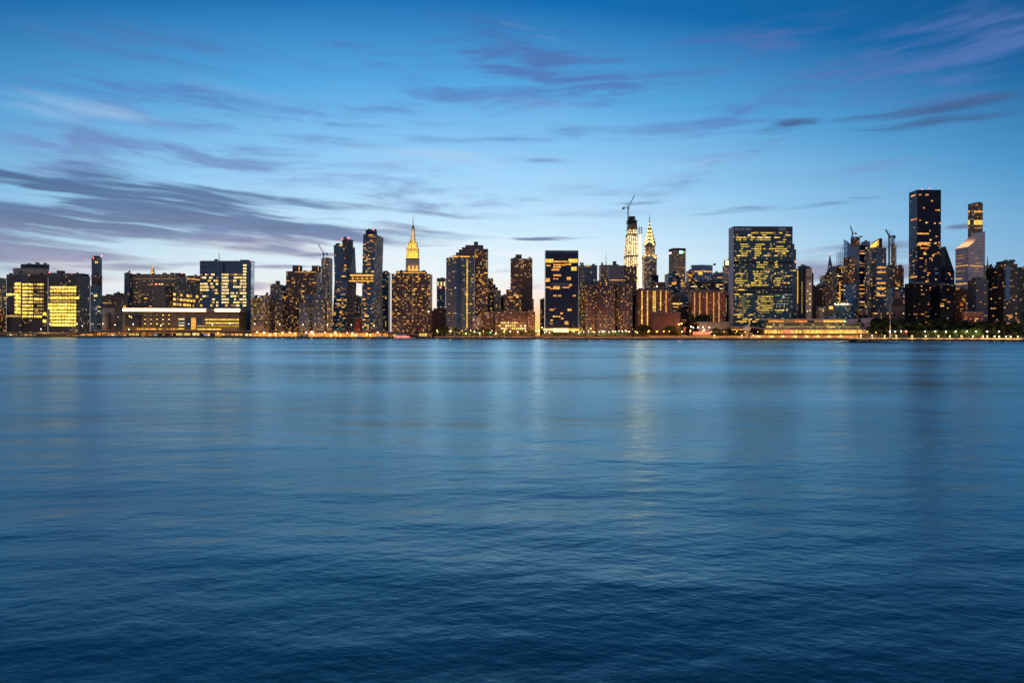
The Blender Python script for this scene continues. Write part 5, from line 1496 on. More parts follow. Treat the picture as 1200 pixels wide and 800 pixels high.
# ---- tallest tower on the right ---------------------------------------------------
D = K(1085, 1.5)
b = Bld('dark_glass_skyscraper', 'tallest dark bronze glass tower, a plain box with sparse amber windows', 'skyscraper', 1085, D)
t = b.box('wall', 1064.6, 1102.2, 222.4, D=D, d=22, mat=F_NIGHT, floor=3.5, bay=3.2, emats={3: F_SLATE}, parapet=False)
for (x0, x1, y0) in ((1067, 1072, 228.6), (1076, 1079, 227.4), (1084, 1087.6, 227.6), (1085, 1087, 227.4), (1067, 1074, 256.4), (1071, 1088, 273), (1067, 1088, 285.6), (1076, 1090, 284), (1078, 1088, 290)):
    e = 3 if x1 < 1075.6 else 0
    b.pane(t, e, x0, x1, y0, y0 + 1.5, b.rng.choice([AMB, ORA]))
for (x, y) in ((1091.6, 235.4), (1082, 243.6), (1096.6, 246.4), (1099.4, 246.4), (1085, 261), (1095, 261.6), (1101, 261.6), (1097, 277), (1090, 281), (1096, 285), (1100, 284.4), (1083, 296), (1093, 299.6), (1099, 296)): b.pane(t, 0, x - 1, x + 1, y - .8, y + .8, b.rng.choice([AMB, ORA, YEL]))
b.lights(t, .22, 2, 'aaoyd', edges=[0], fl=(.3, .62)); b.lights(t, .06, 1, 'ad', edges=[0], fl=(.62, .8)); b.lights(t, .10, 2, 'ado', edges=[3], fl=(.3, .6)); b.pane(t, 3, 1066, 1075, 324, 325.4, AMB)
b.beacon(1080, 221.8, D + 5, .7); b.beacon(1089, 220.4, D + 6, .7); b.finish(90)
D = K(1090, .3)
b = Bld('apartment_building', 'black pair of apartment slabs with amber windows before the tallest tower', 'apartment building', 1090, D)
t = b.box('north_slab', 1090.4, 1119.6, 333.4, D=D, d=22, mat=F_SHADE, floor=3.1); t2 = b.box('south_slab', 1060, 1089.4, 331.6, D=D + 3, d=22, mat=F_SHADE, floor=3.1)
for q in (t, t2): b.lights(q, .13, 2, 'aaood', edges=[0])
b.clutter(1062, 1116, 332.5, D + 4, 8); b.finish(100)
D = K(1110, 2.6)
b = Bld('wedge_roofed_tower', 'dark tower with a steep slanted roof right beside the tallest tower', 'apartment tower', 1110, D)
P0 = fp(1100.6, 1118.4, D, 20)
b.D = D
za, zb_, = ZZ(1102, 288.6, D), ZZ(1117, 319, D)
t = b.loft('wall', [(GROUND, P0), (zb_, P0)], F_BLKG, floor=3.2, parapet=False)
b.loft('slanted_roof', [(zb_, P0), ([za, zb_ + .5, zb_ + .5, za], P0)], F_NIGHT, parapet=False)
b.lights(t, .24, 2, 'aaod', edges=[0], fl=(.3, 1)); b.finish(50)

D = 1700
b = Bld('pencil_tower', 'square pencil tower with one broad lit floor behind the slanted white roof', 'skyscraper', 1142.5, D)
t = b.box('wall', 1133.8, 1151.2, 237.6, D=D, d=28, mat=F_BROWN, floor=4.4, bay=4)
for y0, y1, m in ((247, 249, AMB), (258, 263.4, YEL), (266.4, 267.6, DIM)):
    b.pane(t, 0, 1136.4, 1150.8, y0, y1, m); b.pane(t, 3, 1134, 1136, y0, y1, m)
b.lights(t, .03, 1, 'da'); b.finish(20)
D = 1500
b = Bld('slanted_roof_skyscraper', 'silver banded skyscraper with a glowing slanted roof', 'skyscraper', 1137, D)
pl = (WX(1119.2, D + 30), D + 30); pc = (WX(1134.2, D), D); pr_ = (WX(1154, D + 22), D + 22); pb = (WX(1141, D + 52), D + 52)
P0 = [pl, pc, pr_, pb]
zlow = ZZ(1134, 290.6, D); zhi = ZZ(1153, 271, D + 22)
t = b.loft('wall', [(GROUND, P0), (zlow, P0)], F_SILVER, floor=4, bay=4, parapet=False)
P1 = P0
t2 = b.loft('roof_wedge', [(zlow, P1), ([zlow + 1, zlow + 1.5, zhi, zhi], P1)], F_SILVER, roof=plain('roof_panel', (.62, .5, .42), .6), parapet=False, floor=4, bay=4)
for y in range(296, 372, 3):
    if b.rng.random() < .6: b.pane(t, 0, 1119.6, 1119.6 + b.rng.uniform(4, 14), y, y + 1.2, DIM if y < 325 else AMB)
    if b.rng.random() < .5:
        x = b.rng.uniform(1135, 1144); b.pane(t, 1, x, x + b.rng.uniform(3, 9), y, y + 1.2, DIM)
b.pane(t, 1, 1136, 1152, 311.2, 312.2, AMB); b.pane(t, 0, 1119.4, 1134, 311, 312, AMB)
for k in range(4):
    a = k / 3
    p = Vector((pl[0], pl[1], 0)).lerp(Vector((pc[0], pc[1], 0)), .25 + a * .65)
    lamp_light((p.x - b.o.x + 3, p.y - b.o.y + 4, zlow - GROUND + 15), 3.6e4, (1, .48, .18), b.root, 1., (.6, .4, -.5))
b.finish(40)
b = Bld('spire_tower', 'far slim tower with a thin spire right of the silver slanted skyscraper', 'tower', 1157, 1450)
t = b.box('wall', 1152.4, 1160, 311, d=16, mat=F_TAN); b.mast(1157, 311, 300, 1450, 1.5, 'spire', P_BROWN, .2); b.finish(5)

D = K(1178, 1.2)
b = Bld('apartment_building', 'broad dark apartment building with balconies filling the right edge', 'apartment building', 1180, D)
t = b.box('west_wing', 1155.2, 1167.6, 313.4, D=D + 8, d=24, mat=F_SHADE, floor=3.1)
t2 = b.box('wall', 1165.4, 1192, 309.4, D=D, d=30, mat=F_OFFDK, floor=3.1); t3 = b.box('east_wing', 1189.6, 1236, 311.6, D=D + 8, d=30, mat=F_OFFDK, floor=3.1)
b.box('penthouse', 1167, 1188, 306.2, D=D + 8, d=14, mat=P_DARK, ybase=309.8)
tg = b.box('glazed_bay', 1176.4, 1183.2, 311.6, D=D - 1.6, d=3, mat=F_BLUE, ybase=352, parapet=False)
for q in (t, t2, t3): b.lights(q, .08, 3, 'aod', edges=[0], fl=(.6, 1)); b.lights(q, .32, 3, 'aaaoyd', edges=[0], fl=(0, .58), rows=.6)
bl = MB()
for k in range(22):
    z = ZZ(1186, 313 + k * 2.9, D) - GROUND
    MB().box(WX(1184, D) - b.o.x, WX(1191.4, D) - b.o.x, -1.5, 0, z, z + .3).build('balcony', RCON, b.root)
b.clutter(1167, 1190, 306.2, D + 9, 3); b.finish(100)
D = K(1146, 1.1)
b = Bld('apartment_block', 'grey striped apartment block below the silver slanted skyscraper', 'apartment block', 1146, D)
t = b.box('wall', 1134, 1157.6, 328, D=D, d=20, mat=facade('grey_striped_facade', (.10, .09, .11), (.018, .02, .03), .55, .8, .03, (1, .5, .1), .3), floor=3.1); b.box('penthouse', 1138, 1153, 325.2, D=D + 4, d=10, mat=P_DARK, ybase=328.4)
b.lights(t, .06, 1, 'dao', edges=[0], fl=(.1, 1)); b.finish(25)
b = Bld('brick_block', 'dark red block with purple and amber windows right of the wedge roofed tower', 'apartment block', 1127, K(1127, 1.9))
t = b.box('wall', 1117, 1136, 339, d=16, mat=F_RED, floor=3.1); b.lights(t, .34, 2, 'aood', edges=[0]); b.finish(45)
b = Bld('brick_row', 'low reddish brick row behind the dark park trees near the right edge', 'building', 1138, K(1138, .4))
t = b.box('wall', 1121, 1152, 365.4, d=14, mat=plain('rust_brick', (.26, .09, .07), .85), floor=3.1); b.lights(t, .3, 2, 'oaod', edges=[0]); b.clutter(1122, 1150, 365.4, None, 5); b.finish(30)

# ---- conference building by the water ---------------------------------------------
def low(px, d): return shore(px) + d
D = low(950, 56)
b = Bld('conference_building', 'long low gold lit conference building with terraces above the river road', 'conference hall', 950, D)
CLAD = plain('dark_cladding', (.14, .12, .08), .7)
t1 = b.box('ground_floor', 889, 1018, 385.4, D=D, d=22, mat=CLAD, parapet=False)
t2 = b.box('terrace_floor', 893, 1007.6, 378.6, D=D + 7, d=16, mat=facade('green_glass_terrace', (.16, .16, .08), (.05, .07, .03), .9, .7, .25, (.7, .62, .15), .35), ybase=385.6, floor=4)
t3 = b.box('upper_floor', 897, 991, 374.4, D=D + 11, d=12, mat=F_OFFDK, ybase=378.8, floor=4)
MB().box(WX(888, D) - b.o.x, WX(1010, D) - b.o.x, -1.4, 18, ZZ(950, 385.6, D) - GROUND, ZZ(950, 384.8, D) - GROUND).build('terrace_slab', RCON, b.root)
MB().box(WX(896, D) - b.o.x, WX(993, D) - b.o.x, 8, 24, ZZ(950, 374.6, D) - GROUND, ZZ(950, 373.6, D) - GROUND).build('roof_slab', PALEM, b.root)
x = 890
while x < 1016:
    w_ = b.rng.uniform(3, 9)
    m = b.rng.choice([GOLD, GOLD, YEL, AMB, OFFD])
    if 917 < x < 922: m = glow('red_interior_light', (1, .12, .04), 1.6, .4)
    b.pane(t1, 0, x, min(x + w_ - .5, 1016.5), 386.4, 390.6, m); x += w_
for x0, x1, m in ((898, 918, AMB), (919, 930, DIM), (931, 946, ORA), (954, 965, DIM), (965, 990, GOLD)): b.pane(t3, 0, x0, x1, 375.2, 377.6, m)
x = 894
while x < 1006:
    w_ = b.rng.uniform(4, 12); b.pane(t2, 0, x, min(x + w_ - .5, 1007), 381.8, 384, b.rng.choice([OLD, GRN, OLD, OLV, DIM])); x += w_
b.beacon(990.6, 376.6, D + 5, .8, GRNL); b.finish(80)
D = low(1010, 84)
b = Bld('sloped_hall', 'assembly hall with a rising blue roof edge and blank violet grey end wall', 'assembly hall', 1010, D)
P0 = fp(966, 1032, D, 16)
zs = [ZZ(966, 377, D), ZZ(1032, 371, D), ZZ(1032, 371, D), ZZ(966, 377, D)]
b.loft('wall', [(GROUND, P0), (zs, P0)], plain('violet_grey_stone', (.44, .37, .45), .8, .2, .1), roof=F_BLUE, parapet=False)
zs2 = [z + 1.1 for z in zs]
b.loft('roof', [([z + .02 for z in zs], [(p[0], p[1] + (-1.5 if i < 2 else 1)) for i, p in enumerate(P0)]), (zs2, [(p[0], p[1] + (-1.5 if i < 2 else 1)) for i, p in enumerate(P0)])], plain('blue_roof', (.06, .10, .22), .5), roof=plain('blue_roof_top', (.06, .10, .22), .5), parapet=False)
dm = MB().ball((WX(974, D) - b.o.x, 8, ZZ(974, 376, D) - GROUND), 9, 7.6, 18, 8).build('dome', plain('blue_dome', (.07, .11, .24), .45), b.root, smooth=True)
MB().box(WX(1021, D) - b.o.x, WX(1024, D) - b.o.x, -.1, .5, ZZ(1022, 380, D) - GROUND, ZZ(1022, 378.6, D) - GROUND).build('window', P_DARK, b.root)
D = low(872, 58)
b = Bld('garden_pavilion', 'low pavilion with amber lit floors at the foot of the wide curtain wall slab', 'pavilion', 870, D)
t = b.box('wall', 853, 889, 384, D=D, d=16, mat=F_SHADE, floor=4); b.box('roof_slab', 852, 890, 382.8, D=D - 1.5, d=18, mat=RCON, ybase=384.2)
for x0, x1, y0, m in ((856, 878, 385.6, AMB), (860, 874, 389.4, OFFD), (876, 882, 390, DIM)): b.pane(t, 0, x0, x1, y0, y0 + 1.3, m)
b.finish(10)
# ================================================================== river road, viaduct, lamps, trees, boats
def zoff(px, py, d):
    D = along(px, d).y
    return ZZ(px, py, D)


# ---- elevated road on the left stretch
vd = empty('elevated_road', 'long elevated river road on columns at the foot of the left buildings', 'elevated road', along(200, 22, GROUND))
def vz(px):                            # deck level
    if px < 60: f = 0.
    elif px < 125: f = (px - 60) / 65.
    elif px < 430: f = 1.
    elif px < 505: f = 1 - (px - 430) / 75.
    else: f = 0.
    f = f * f * (3 - 2 * f)
    return 4.6 + 6.6 * f
DECK = plain('viaduct_concrete', (.34, .24, .17), .85, .2)
RUST = plain('rust_red_girder', (.22, .07, .04), .8, .2)
pxs = list(range(-60, 506, 8))
def run(name, d0, d1, za, zb, mat, px_list=pxs):
    b = MB()
    for i, (p, q) in enumerate(zip(px_list, px_list[1:])):
        c = []
        for px, zz_ in ((p, vz(p)), (q, vz(q))):
            for d in (d0, d1):
                a = along(px, d)
                c += [(a.x - vd.location.x, a.y - vd.location.y, zz_ + za - GROUND), (a.x - vd.location.x, a.y - vd.location.y, zz_ + zb - GROUND)]
        b.add(c, [(0, 4, 5, 1), (2, 3, 7, 6), (1, 5, 7, 3), (0, 2, 6, 4)])
    return b.build(name, mat, vd)
run('deck', 14, 33, -1.0, 0, DECK)
run('girder', 13.6, 14, -1.9, -.2, RUST)
run('barrier', 14.05, 14.5, .0, 1.1, DECK)
run('barrier', 32.5, 33, .0, 1.1, DECK)
for px in range(66, 470, 9):
    for d in (15.2,):
        a = along(px, d) - vd.location
        MB().box(a.x - .6, a.x + .6, a.y - .6, a.y + .6, 0, vz(px) - 1.05 - GROUND).build('column', DECK, vd)
for px in range(70, 470, 27):
    a = along(px, 31) - vd.location
    MB().box(a.x - .7, a.x + .7, a.y - .7, a.y + .7, 0, vz(px) - 1.05 - GROUND).build('column', DECK, vd)
bw = empty('retaining_wall', 'ochre retaining wall in the shade behind the elevated road', 'wall', along(250, 38, GROUND))
OCH = plain('ochre_plaster', (.40, .29, .14), .85, .2, .3)
b = MB()
for p, q in zip(range(-60, 500, 20), range(-40, 520, 20)):
    a, c = along(p, 36) - bw.location, along(q - .4, 36) - bw.location
    b.add([(a.x, a.y, 0), (c.x, c.y, 0), (c.x, c.y, 6.4), (a.x, a.y, 6.4), (a.x, a.y + .8, 0), (c.x, c.y + .8, 0), (c.x, c.y + .8, 6.4), (a.x, a.y + .8, 6.4)],
          [(0, 1, 2, 3), (5, 4, 7, 6), (3, 2, 6, 7), (1, 5, 6, 2), (4, 0, 3, 7)])
b.build('wall', OCH, bw)

# ---- barrier wall of the river road at grade (middle and right stretch)
def low_wall(label, px0, px1, d, h, mat, capm, name='road_barrier'):
    o = along((px0 + px1) / 2, d, GROUND)
    r = empty(name, label, 'barrier', o)
    a, c = along(px0, d) - o, along(px1, d) - o
    up = Vector((0, 0, 1))
    a.z = c.z = 0
    n = NV
    def slab(nm, z0, z1, d0, d1, m):
        v = [a + n * d0 + up * z0, c + n * d0 + up * z0, c + n * d0 + up * z1, a + n * d0 + up * z1, a + n * d1 + up * z0, c + n * d1 + up * z0, c + n * d1 + up * z1, a + n * d1 + up * z1]
        MB().add(v, [(0, 1, 2, 3), (5, 4, 7, 6), (3, 2, 6, 7), (1, 5, 6, 2), (4, 0, 3, 7), (4, 5, 1, 0)]).build(nm, m, r)
    slab('wall', 0, h, 0, .4, mat)
    slab('cap', h, h + .15, -.06, .46, capm)
    k = int((c - a).length / 9)
    for i in range(min(k, 95)):
        p = a.lerp(c, (i + .5) / max(k, 1))
        MB().box(p.x - .12, p.x + .12, p.y - .3, p.y - .07, .05, h + .9).build('post', METAL, r)
    return r
WARMC = plain('sandy_concrete', (.48, .36, .24), .85, .2, .25)
low_wall('low sandy road barrier along the middle of the river front', 507, 742, 11.2, 1.5, WARMC, CONC)
low_wall('low sandy road barrier between the pinkish hall and the conference building', 744, 1000, 11.2, 1.7, WARMC, CONC)
low_wall('low sandy road barrier below the park with the row of yellow lamps', 1002, 1290, 11.2, 1.6, WARMC, CONC)
rw = low_wall('tall pale retaining wall with lit face below the conference building', 886, 1018, 35.6, 5.2, WARMC, CONC, 'retaining_wall')
rw2 = low_wall('dark green planted wall between the river road and the plum brown complex', 600, 760, 36, 3.2, plain('ivy_wall', (.05, .06, .03), .9, .1, .5), CONC, 'retaining_wall')
rw3 = low_wall('ochre retaining wall behind the river road before the red brown slabs', 764, 884, 36, 4.2, OCH, CONC, 'retaining_wall')
rw4 = low_wall('low park wall behind the yellow lamps on the right', 1030, 1290, 36, 2.6, plain('park_wall_stone', (.16, .13, .10), .9, .1), CONC, 'retaining_wall')

# ---- lamps
LH = {}
def lamp_mesh(h, arm):
    k = (h, arm)
    if k in LH: return LH[k]
    pole = MB().bar((0, 0, 0), (0, 0, h), .17, .10, n=6).bar((0, 0, 0), (0, 0, .5), .28, .22, n=6)
    if arm: pole.bar((0, 0, h - .1), (0, -arm, h + .35), .08, .06, n=5)
    LH[k] = pole
    return pole
_lm = {}
def lamp(px, py, d, mat, label, group, arm=0., r=.55, energy=0., col=(1, .6, .25), zg=GROUND, name='street_lamp'):
    a = along(px, d)
    z = zoff(px, py, d)
    h = max(2.0, round((z - zg) * 2) / 2)
    o = empty(name, label, 'street lamp', Vector((a.x, a.y, zg)), group)
    key = ('p', h, arm)
    if key not in _lm:
        x = lamp_mesh(h, arm).build('pole', METAL, o); _lm[key] = x.data
    else: link(bpy.data.objects.new('pole', _lm[key]), o)
    key = ('g', r, mat.name)
    if key not in _lm:
        x = MB().ball((0, 0, 0), r, r * .8, 8, 6).build('lamp_globe', mat, o); _lm[key] = x.data
    else: x = link(bpy.data.objects.new('lamp_globe', _lm[key]), o)
    x.location = (0, -arm, h + (.35 if arm else r * .6))
    hk = ('h', r)
    if hk not in _lm:
        y = MB().bar((0, 0, r * .75), (0, 0, r * 1.2), r * .9, r * .3, n=8).build('lamp_cap', METAL, o); _lm[hk] = y.data
    else: y = link(bpy.data.objects.new('lamp_cap', _lm[hk]), o)
    y.location = x.location
    energy *= 3.
    if energy: lamp_light((0, -arm - .8, h + .1 - r), energy, col, o, 1.3)
    return o

for px in (1012.5, 1026, 1040.6, 1054.6, 1073.2, 1089.4, 1104.4, 1118, 1131.8, 1145.2, 1157.2, 1162.4, 1171, 1176.2, 1184.6, 1190, 1198.6):
    lamp(px, 394.2 + (px - 1100) * .004, 10.4, LMY, 'round yellow lamp in the close row along the waterside walk on the right', 'yellow promenade lamps', r=.68, energy=5200, col=(1, .62, .2))
for px in (1057.4, 1064, 1071.2, 1100.4, 1113, 1125.8, 1137.8, 1151.4, 1163, 1176.4, 1191):
    lamp(px, 388.7, 37.8, WSM, 'small white lamp on a tall post in front of the dark park trees', 'white park lamps', r=.8, energy=1500, col=(1, .85, .6), name='park_lamp')
for px, py in ((690, 388.6), (697, 389.4), (703, 389.2), (709, 388.4), (714.6, 389), (719.4, 388), (723, 388.6), (727, 388), (731, 388.4), (735, 387.8), (739.5, 388.6), (684, 389), (678, 390.2)):
    lamp(px, py, 40, WSM, 'small greenish white garden lamp in the row before the plum brown complex', 'garden lamps before the plum brown complex', r=.62, energy=1200, col=(.9, 1, .5), name='garden_lamp')
for px, py, m in ((763.4, 388.2, SOD), (773.2, 388.8, SOD), (781.4, 388.4, SOD), (804, 388.6, SOD), (813.8, 388, SOD)):
    lamp(px, py, 37.4, m, 'orange lamp on the road before the pinkish windowless hall and its right side', 'orange lamps before the pinkish hall', r=.78, energy=2600, col=(1, .34, .06))
for px, py in ((800.6, 380.4), (803.8, 379.4)):
    lamp(px, py, 44, SOD, 'one of two bright orange lamps close together beside the five light line slab', 'pair of orange lamps', r=1.0, energy=3500, col=(1, .4, .08))
for px, py in ((815.2, 383), (818, 384.2), (823.6, 384), (830, 383.6), (837.6, 383.8), (831.6, 386.8)):
    lamp(px, py, 42, WSM, 'white lamp in front of the low pale library building', 'white lamps before the pale building', r=.8, energy=900, col=(1, .8, .55))
for px, py in ((839, 393.2), (871.4, 393.4), (885.2, 393.4)):
    lamp(px, py, 11.6, LMY, 'yellow lamp on the waterside walk below the garden pavilion', 'yellow lamps below the pavilion', r=.62, energy=4200, col=(1, .6, .2))
for px, py in ((897, 394), (912, 394.2), (926, 393.8), (941, 394), (955, 394.2), (968, 393.6), (982, 394), (996, 393.6)):
    lamp(px, py, 33, LMY, 'yellow lamp under the lit retaining wall of the conference building', 'lamps below the conference building', r=.5, energy=600, col=(1, .6, .14))
for px, py, m, e in ((506, 388.4, LMY, 3500), (522.4, 388, LMY, 3500), (540.6, 390.6, LMY, 2200), (557.4, 390.4, WSM, 1500), (551, 388.6, WSM, 1200), (577, 390.6, LMY, 1800), (587, 389, LMY, 2500), (594.6, 388.6, WSM, 1500)):
    lamp(px, py, 38, m, 'lamp among the small trees below the stepped tower with the light line', 'lamps below the stepped tower', r=.75, energy=e, col=(1, .72, .25))
for px, py in ((604, 389), (613.4, 388), (626, 388.2), (633.2, 384), (636.6, 389.6), (642.4, 389.8), (672, 388.6), (692.4, 385.2), (707.4, 388.8), (749, 389.6)):
    lamp(px, py, 37.2, SOD if px in (633.2, 692.4) else WSM, 'road lamp on a pale post along the verge around the black glass slab', 'road lamps around the black slab', r=.85 if px in (633.2, 692.4) else .6, energy=3200, col=(1, .5, .15))
# below and on the elevated road
for px, py, m, r, e in ((304.6, 390.2, LMY, 1.3, 7000), (318.4, 391.2, LMY, 1.2, 6000), (312, 392.4, WHT, .7, 3000), (296.6, 389.6, LMY, .9, 4000), (326.6, 389.8, LMY, .7, 3000), (335, 389.6, WSM, .7, 1500), (341.6, 391, SOD, 1.3, 7000),
                        (354.6, 389.8, WSM, .8, 1500), (361.2, 390.2, WHT, 1.7, 9000), (370.6, 390.4, COO, .9, 800), (377, 390, LMY, .7, 2500), (389.2, 390.6, LMY, 1.35, 7000), (384.6, 392.6, SOD, .9, 3000), (395.8, 392.6, SOD, .8, 3000),
                        (403.4, 390.2, WSM, .7, 1500), (409.6, 391.2, SOD, 1.5, 9000), (413.2, 393, SOD, .9, 3000), (427, 391.4, SOD, .8, 3000), (430.6, 392.8, SOD, 1.1, 5000), (439.4, 390, WSM, .8, 1500), (232, 391, LMY, .7, 3000), (250, 390.4, LMY, .7, 3000)):
    lamp(px, py, 12.8, m, 'glaring lamp on the quay under the elevated road left of the bent towers', 'quay lamps under the elevated road', r=r, energy=e * 1.2, col=(1, .5, .12) if m is not WHT else (1, .8, .5))
for px in range(40, 440, 21):
    a = along(px, 24)
    o = empty('underdeck_lamp', 'amber lamp hidden below the deck of the elevated road', 'lamp', Vector((a.x, a.y, vz(px) - 1.0)), 'lamps below the elevated road')
    MB().box(-.8, .8, -.3, .3, -.3, -.02).build('housing', METAL, o)
    MB().box(-.7, .7, -.25, .25, -.4, -.3).build('lens', AMB, o)
    lamp_light((0, 0, -.9), 16000, (1, .45, .08), o, 1.3)
for px, py in ((42.2, 379.6), (74.6, 379.2), (81, 382), (105.6, 379.4), (120.2, 380.6), (142, 379.8), (175.4, 381.4), (208.6, 379.6), (237, 380), (346, 380.2), (375.2, 380.8), (404, 380.8), (431.4, 381.4), (31.4, 385.6), (137, 386.2), (258, 379.4), (288, 379.4), (318, 380)):
    lamp(px, py, 29, WSM, 'white lamp on a tall thin post on the elevated road', 'lamps on the elevated road', arm=1.2, r=.6, energy=2600, col=(1, .62, .3), zg=vz(px))
for i, px in enumerate(range(512, 1034, 13)):  # added lamp row, placed to draw an orange line of light on the barrier
    lamp(px + (i * 7 % 5) - 2, 387.6 + .0035 * (px - 600) + (i * 5 % 3) * .4, 12.9, SOD, 'added orange lamp over the river road, lighting its barrier in the middle stretch', 'added orange lamps over the river road', arm=2.6, r=.46, energy=6500 if px < 770 else 2600, col=(1, .36, .06))
def signal(px, py, d, mat, label, col, r=1.1):
    o = lamp(px, py, d, mat, label, None, r=r, energy=1500, col=col, name='traffic_light'); o['category'] = 'traffic light'
signal(629.4, 388, 38, GRNL, 'green traffic light glowing at the foot of the sunset gap', (.1, 1, .4))
signal(570.4, 389.8, 38, GRNL, 'green traffic light before the brown brick block right of the stepped tower', (.1, 1, .4), .9)
signal(1077.4, 389, 38, RED, 'red traffic light glowing in front of the black apartment slabs', (1, .08, .06), 1.5)
signal(807, 386.8, 40, RED, 'small red signal light right of the pinkish hall', (1, .08, .06), .8)

# red lit awning
o = empty('restaurant_awning', 'long red lit awning beside the road left of the pale library', 'awning', along(828, 38, GROUND))
a = along(817.4, 38) - o.location; c = along(838, 38) - o.location
zt, zb = zoff(828, 388.8, 38) - GROUND, zoff(828, 391.6, 38) - GROUND
def quadbox(b, a, c, z0, z1, t):
    n = NV * t
    v = [(a.x, a.y, z0), (c.x, c.y, z0), (c.x, c.y, z1), (a.x, a.y, z1)]
    return b.add(v + [(x + n.x, y + n.y, z) for x, y, z in v], [(0, 1, 2, 3), (5, 4, 7, 6), (3, 2, 6, 7), (1, 5, 6, 2), (4, 0, 3, 7), (4, 5, 1, 0)])
quadbox(MB(), a, c, zb, zt, 2.).build('awning', REDW, o)
for i in range(6):
    p = a.lerp(c, (i + .5) / 6)
    MB().box(p.x - .1, p.x + .1, p.y - .1, p.y + .1, 0, zb).build('post', METAL, o)
quadbox(MB(), a + NV * 2.2, c + NV * 2.2, 0, zt - .3, .4).build('wall', OCH, o)

# tall flag pole and grey sphere
o = empty('flag_pole', 'tall bare pale pole standing in front of the park trees', 'pole', along(1059.4, 42, GROUND))
MB().bar((0, 0, 0), (0, 0, zoff(1059.4, 357, 42) - GROUND), .62, .3, n=8).build('pole', plain('pale_pole', (.62, .5, .46), .6), o)
MB().bar((0, 0, 0), (0, 0, .8), 1.0, .8, n=8).build('base', CONC, o)
MB().ball((0, 0, zoff(1059.4, 356.6, 42) - GROUND), .6).build('finial', PALEM, o)
o = empty('globe_tent', 'pale grey globe shaped dome at the right foot of the wide slab', 'dome', along(884.4, 46, GROUND))
zc = zoff(884.4, 385, 46) - GROUND
MB().ball((0, 0, zc), 5.6, 5.6, 20, 14).build('globe', plain('globe_shell', (.40, .38, .42), .6, .3, .08), o, smooth=True)
MB().bar((0, 0, 0), (0, 0, zc - 4.6), 3.2, 2.6, n=12).build('plinth', CONC, o)

# sheds on the quay under the elevated road
def shed(x0, x1, y0, label, wall, lit, d=5.2, n=3):
    o = empty('quay_shed', label, 'shed', along((x0 + x1) / 2, d, GROUND))
    a, c = along(x0, d) - o.location, along(x1, d) - o.location
    a.z = c.z = 0
    h = zoff((x0 + x1) / 2, y0, d) - GROUND
    quadbox(MB(), a, c, 0, h, 5.).build('wall', wall, o)
    quadbox(MB(), a - NV * .5, c - NV * .5, h, h + .35, 6.).build('roof', METAL, o)
    for i in range(n):
        p, q = a.lerp(c, (i + .12) / n), a.lerp(c, (i + .88) / n)
        quadbox(MB(), p - NV * .12, q - NV * .12, h * .3, h * .82, .2).build('window', lit[i % len(lit)], o)
LY = glow('yellow_tarpaulin_light', (.95, .62, .06), .8, .35, 1.)
shed(148, 160.5, 389.8, 'low yellow lit quay shed at the left end of the long low building', OCH, [LY, AMB], n=3)
shed(173, 201, 390.6, 'dark quay shed with faint bluish windows below the white cornice strip', P_DARK, [DIM, COO, P_DARK, DIM, P_DARK], n=6)
shed(203, 221.6, 389.4, 'long yellow quay shed right of the dark bluish one', OCH, [LY], n=2)
shed(223, 231.8, 389, 'bright cream lit quay shed with a glowing front', OCH, [WRM, YEL], n=2)
shed(232.6, 248, 390.8, 'dark blue quay shed with one white light between two bright sheds', P_DARK, [P_DARK, COO, WRM], n=4)
shed(257, 283, 389.8, 'brown quay shed with orange openings below the right end of the cornice strip', F_BROWN, [AMB, DIM, ORA, AMB], n=5)
shed(284.6, 294, 390.4, 'white glowing quay shed at the right end of the long low building', OCH, [WRM, YEL], n=2)
shed(118, 146, 391, 'low quay shed with pale rafters and amber glow left of the long low building', P_BROWN, [DIM, AMB, WRM, DIM], n=6)
shed(346, 358, 391.2, 'dark grey quay shed left of the brightest quay lamp', P_DARK, [DIM], n=2)
for x0, x1, lab, m in ((4, 18, 'dim quay shed at the far left with grey roof', [DIM, WRM, DIM]), (20, 40, 'quay shed with orange door lights below the folded glass corner', [DIM, AMB, ORA, DIM])):
    shed(x0, x1, 391.4, lab, P_BROWN, m, n=4)

# ---- cars on the river road
def car_bm():
    b = MB()
    prof = [(-2.2, .3), (2.2, .3), (2.25, .75), (1.2, .9), (.6, 1.42), (-1.3, 1.45), (-2.1, .95), (-2.25, .6)]
    n = len(prof)
    vs = [(x, y, z) for y in (-.88, .88) for x, z in prof]
    b.add(vs, [tuple(range(n)), tuple(range(n, 2 * n))[::-1]] + [(i, i + n, (i + 1) % n + n, (i + 1) % n) for i in range(n)])
    return b
TAIL = glow('tail_light', (1, .07, .03), 3.5, 0.)
HEAD = glow('head_light', (1, .82, .5), 9., 0.)
CARP = [plain('car_paint_' + n_, c_, .35, .5, .05) for n_, c_ in (('black', (.02, .02, .022)), ('silver', (.4, .4, .42)), ('white', (.7, .7, .7)), ('red', (.3, .03, .02)), ('taxi_yellow', (.7, .45, .02)))]
CARN = ['black', 'silver', 'white', 'red', 'yellow']
GLS = plain('car_glass', (.02, .025, .03), .1, .6, .05)
_cm = {}
def part_of(key, make, name, mat, o):
    if key in _cm: return link(bpy.data.objects.new(name, _cm[key]), o)
    x = make().build(name, mat, o); _cm[key] = x.data
    return x
rng = random.Random(5)
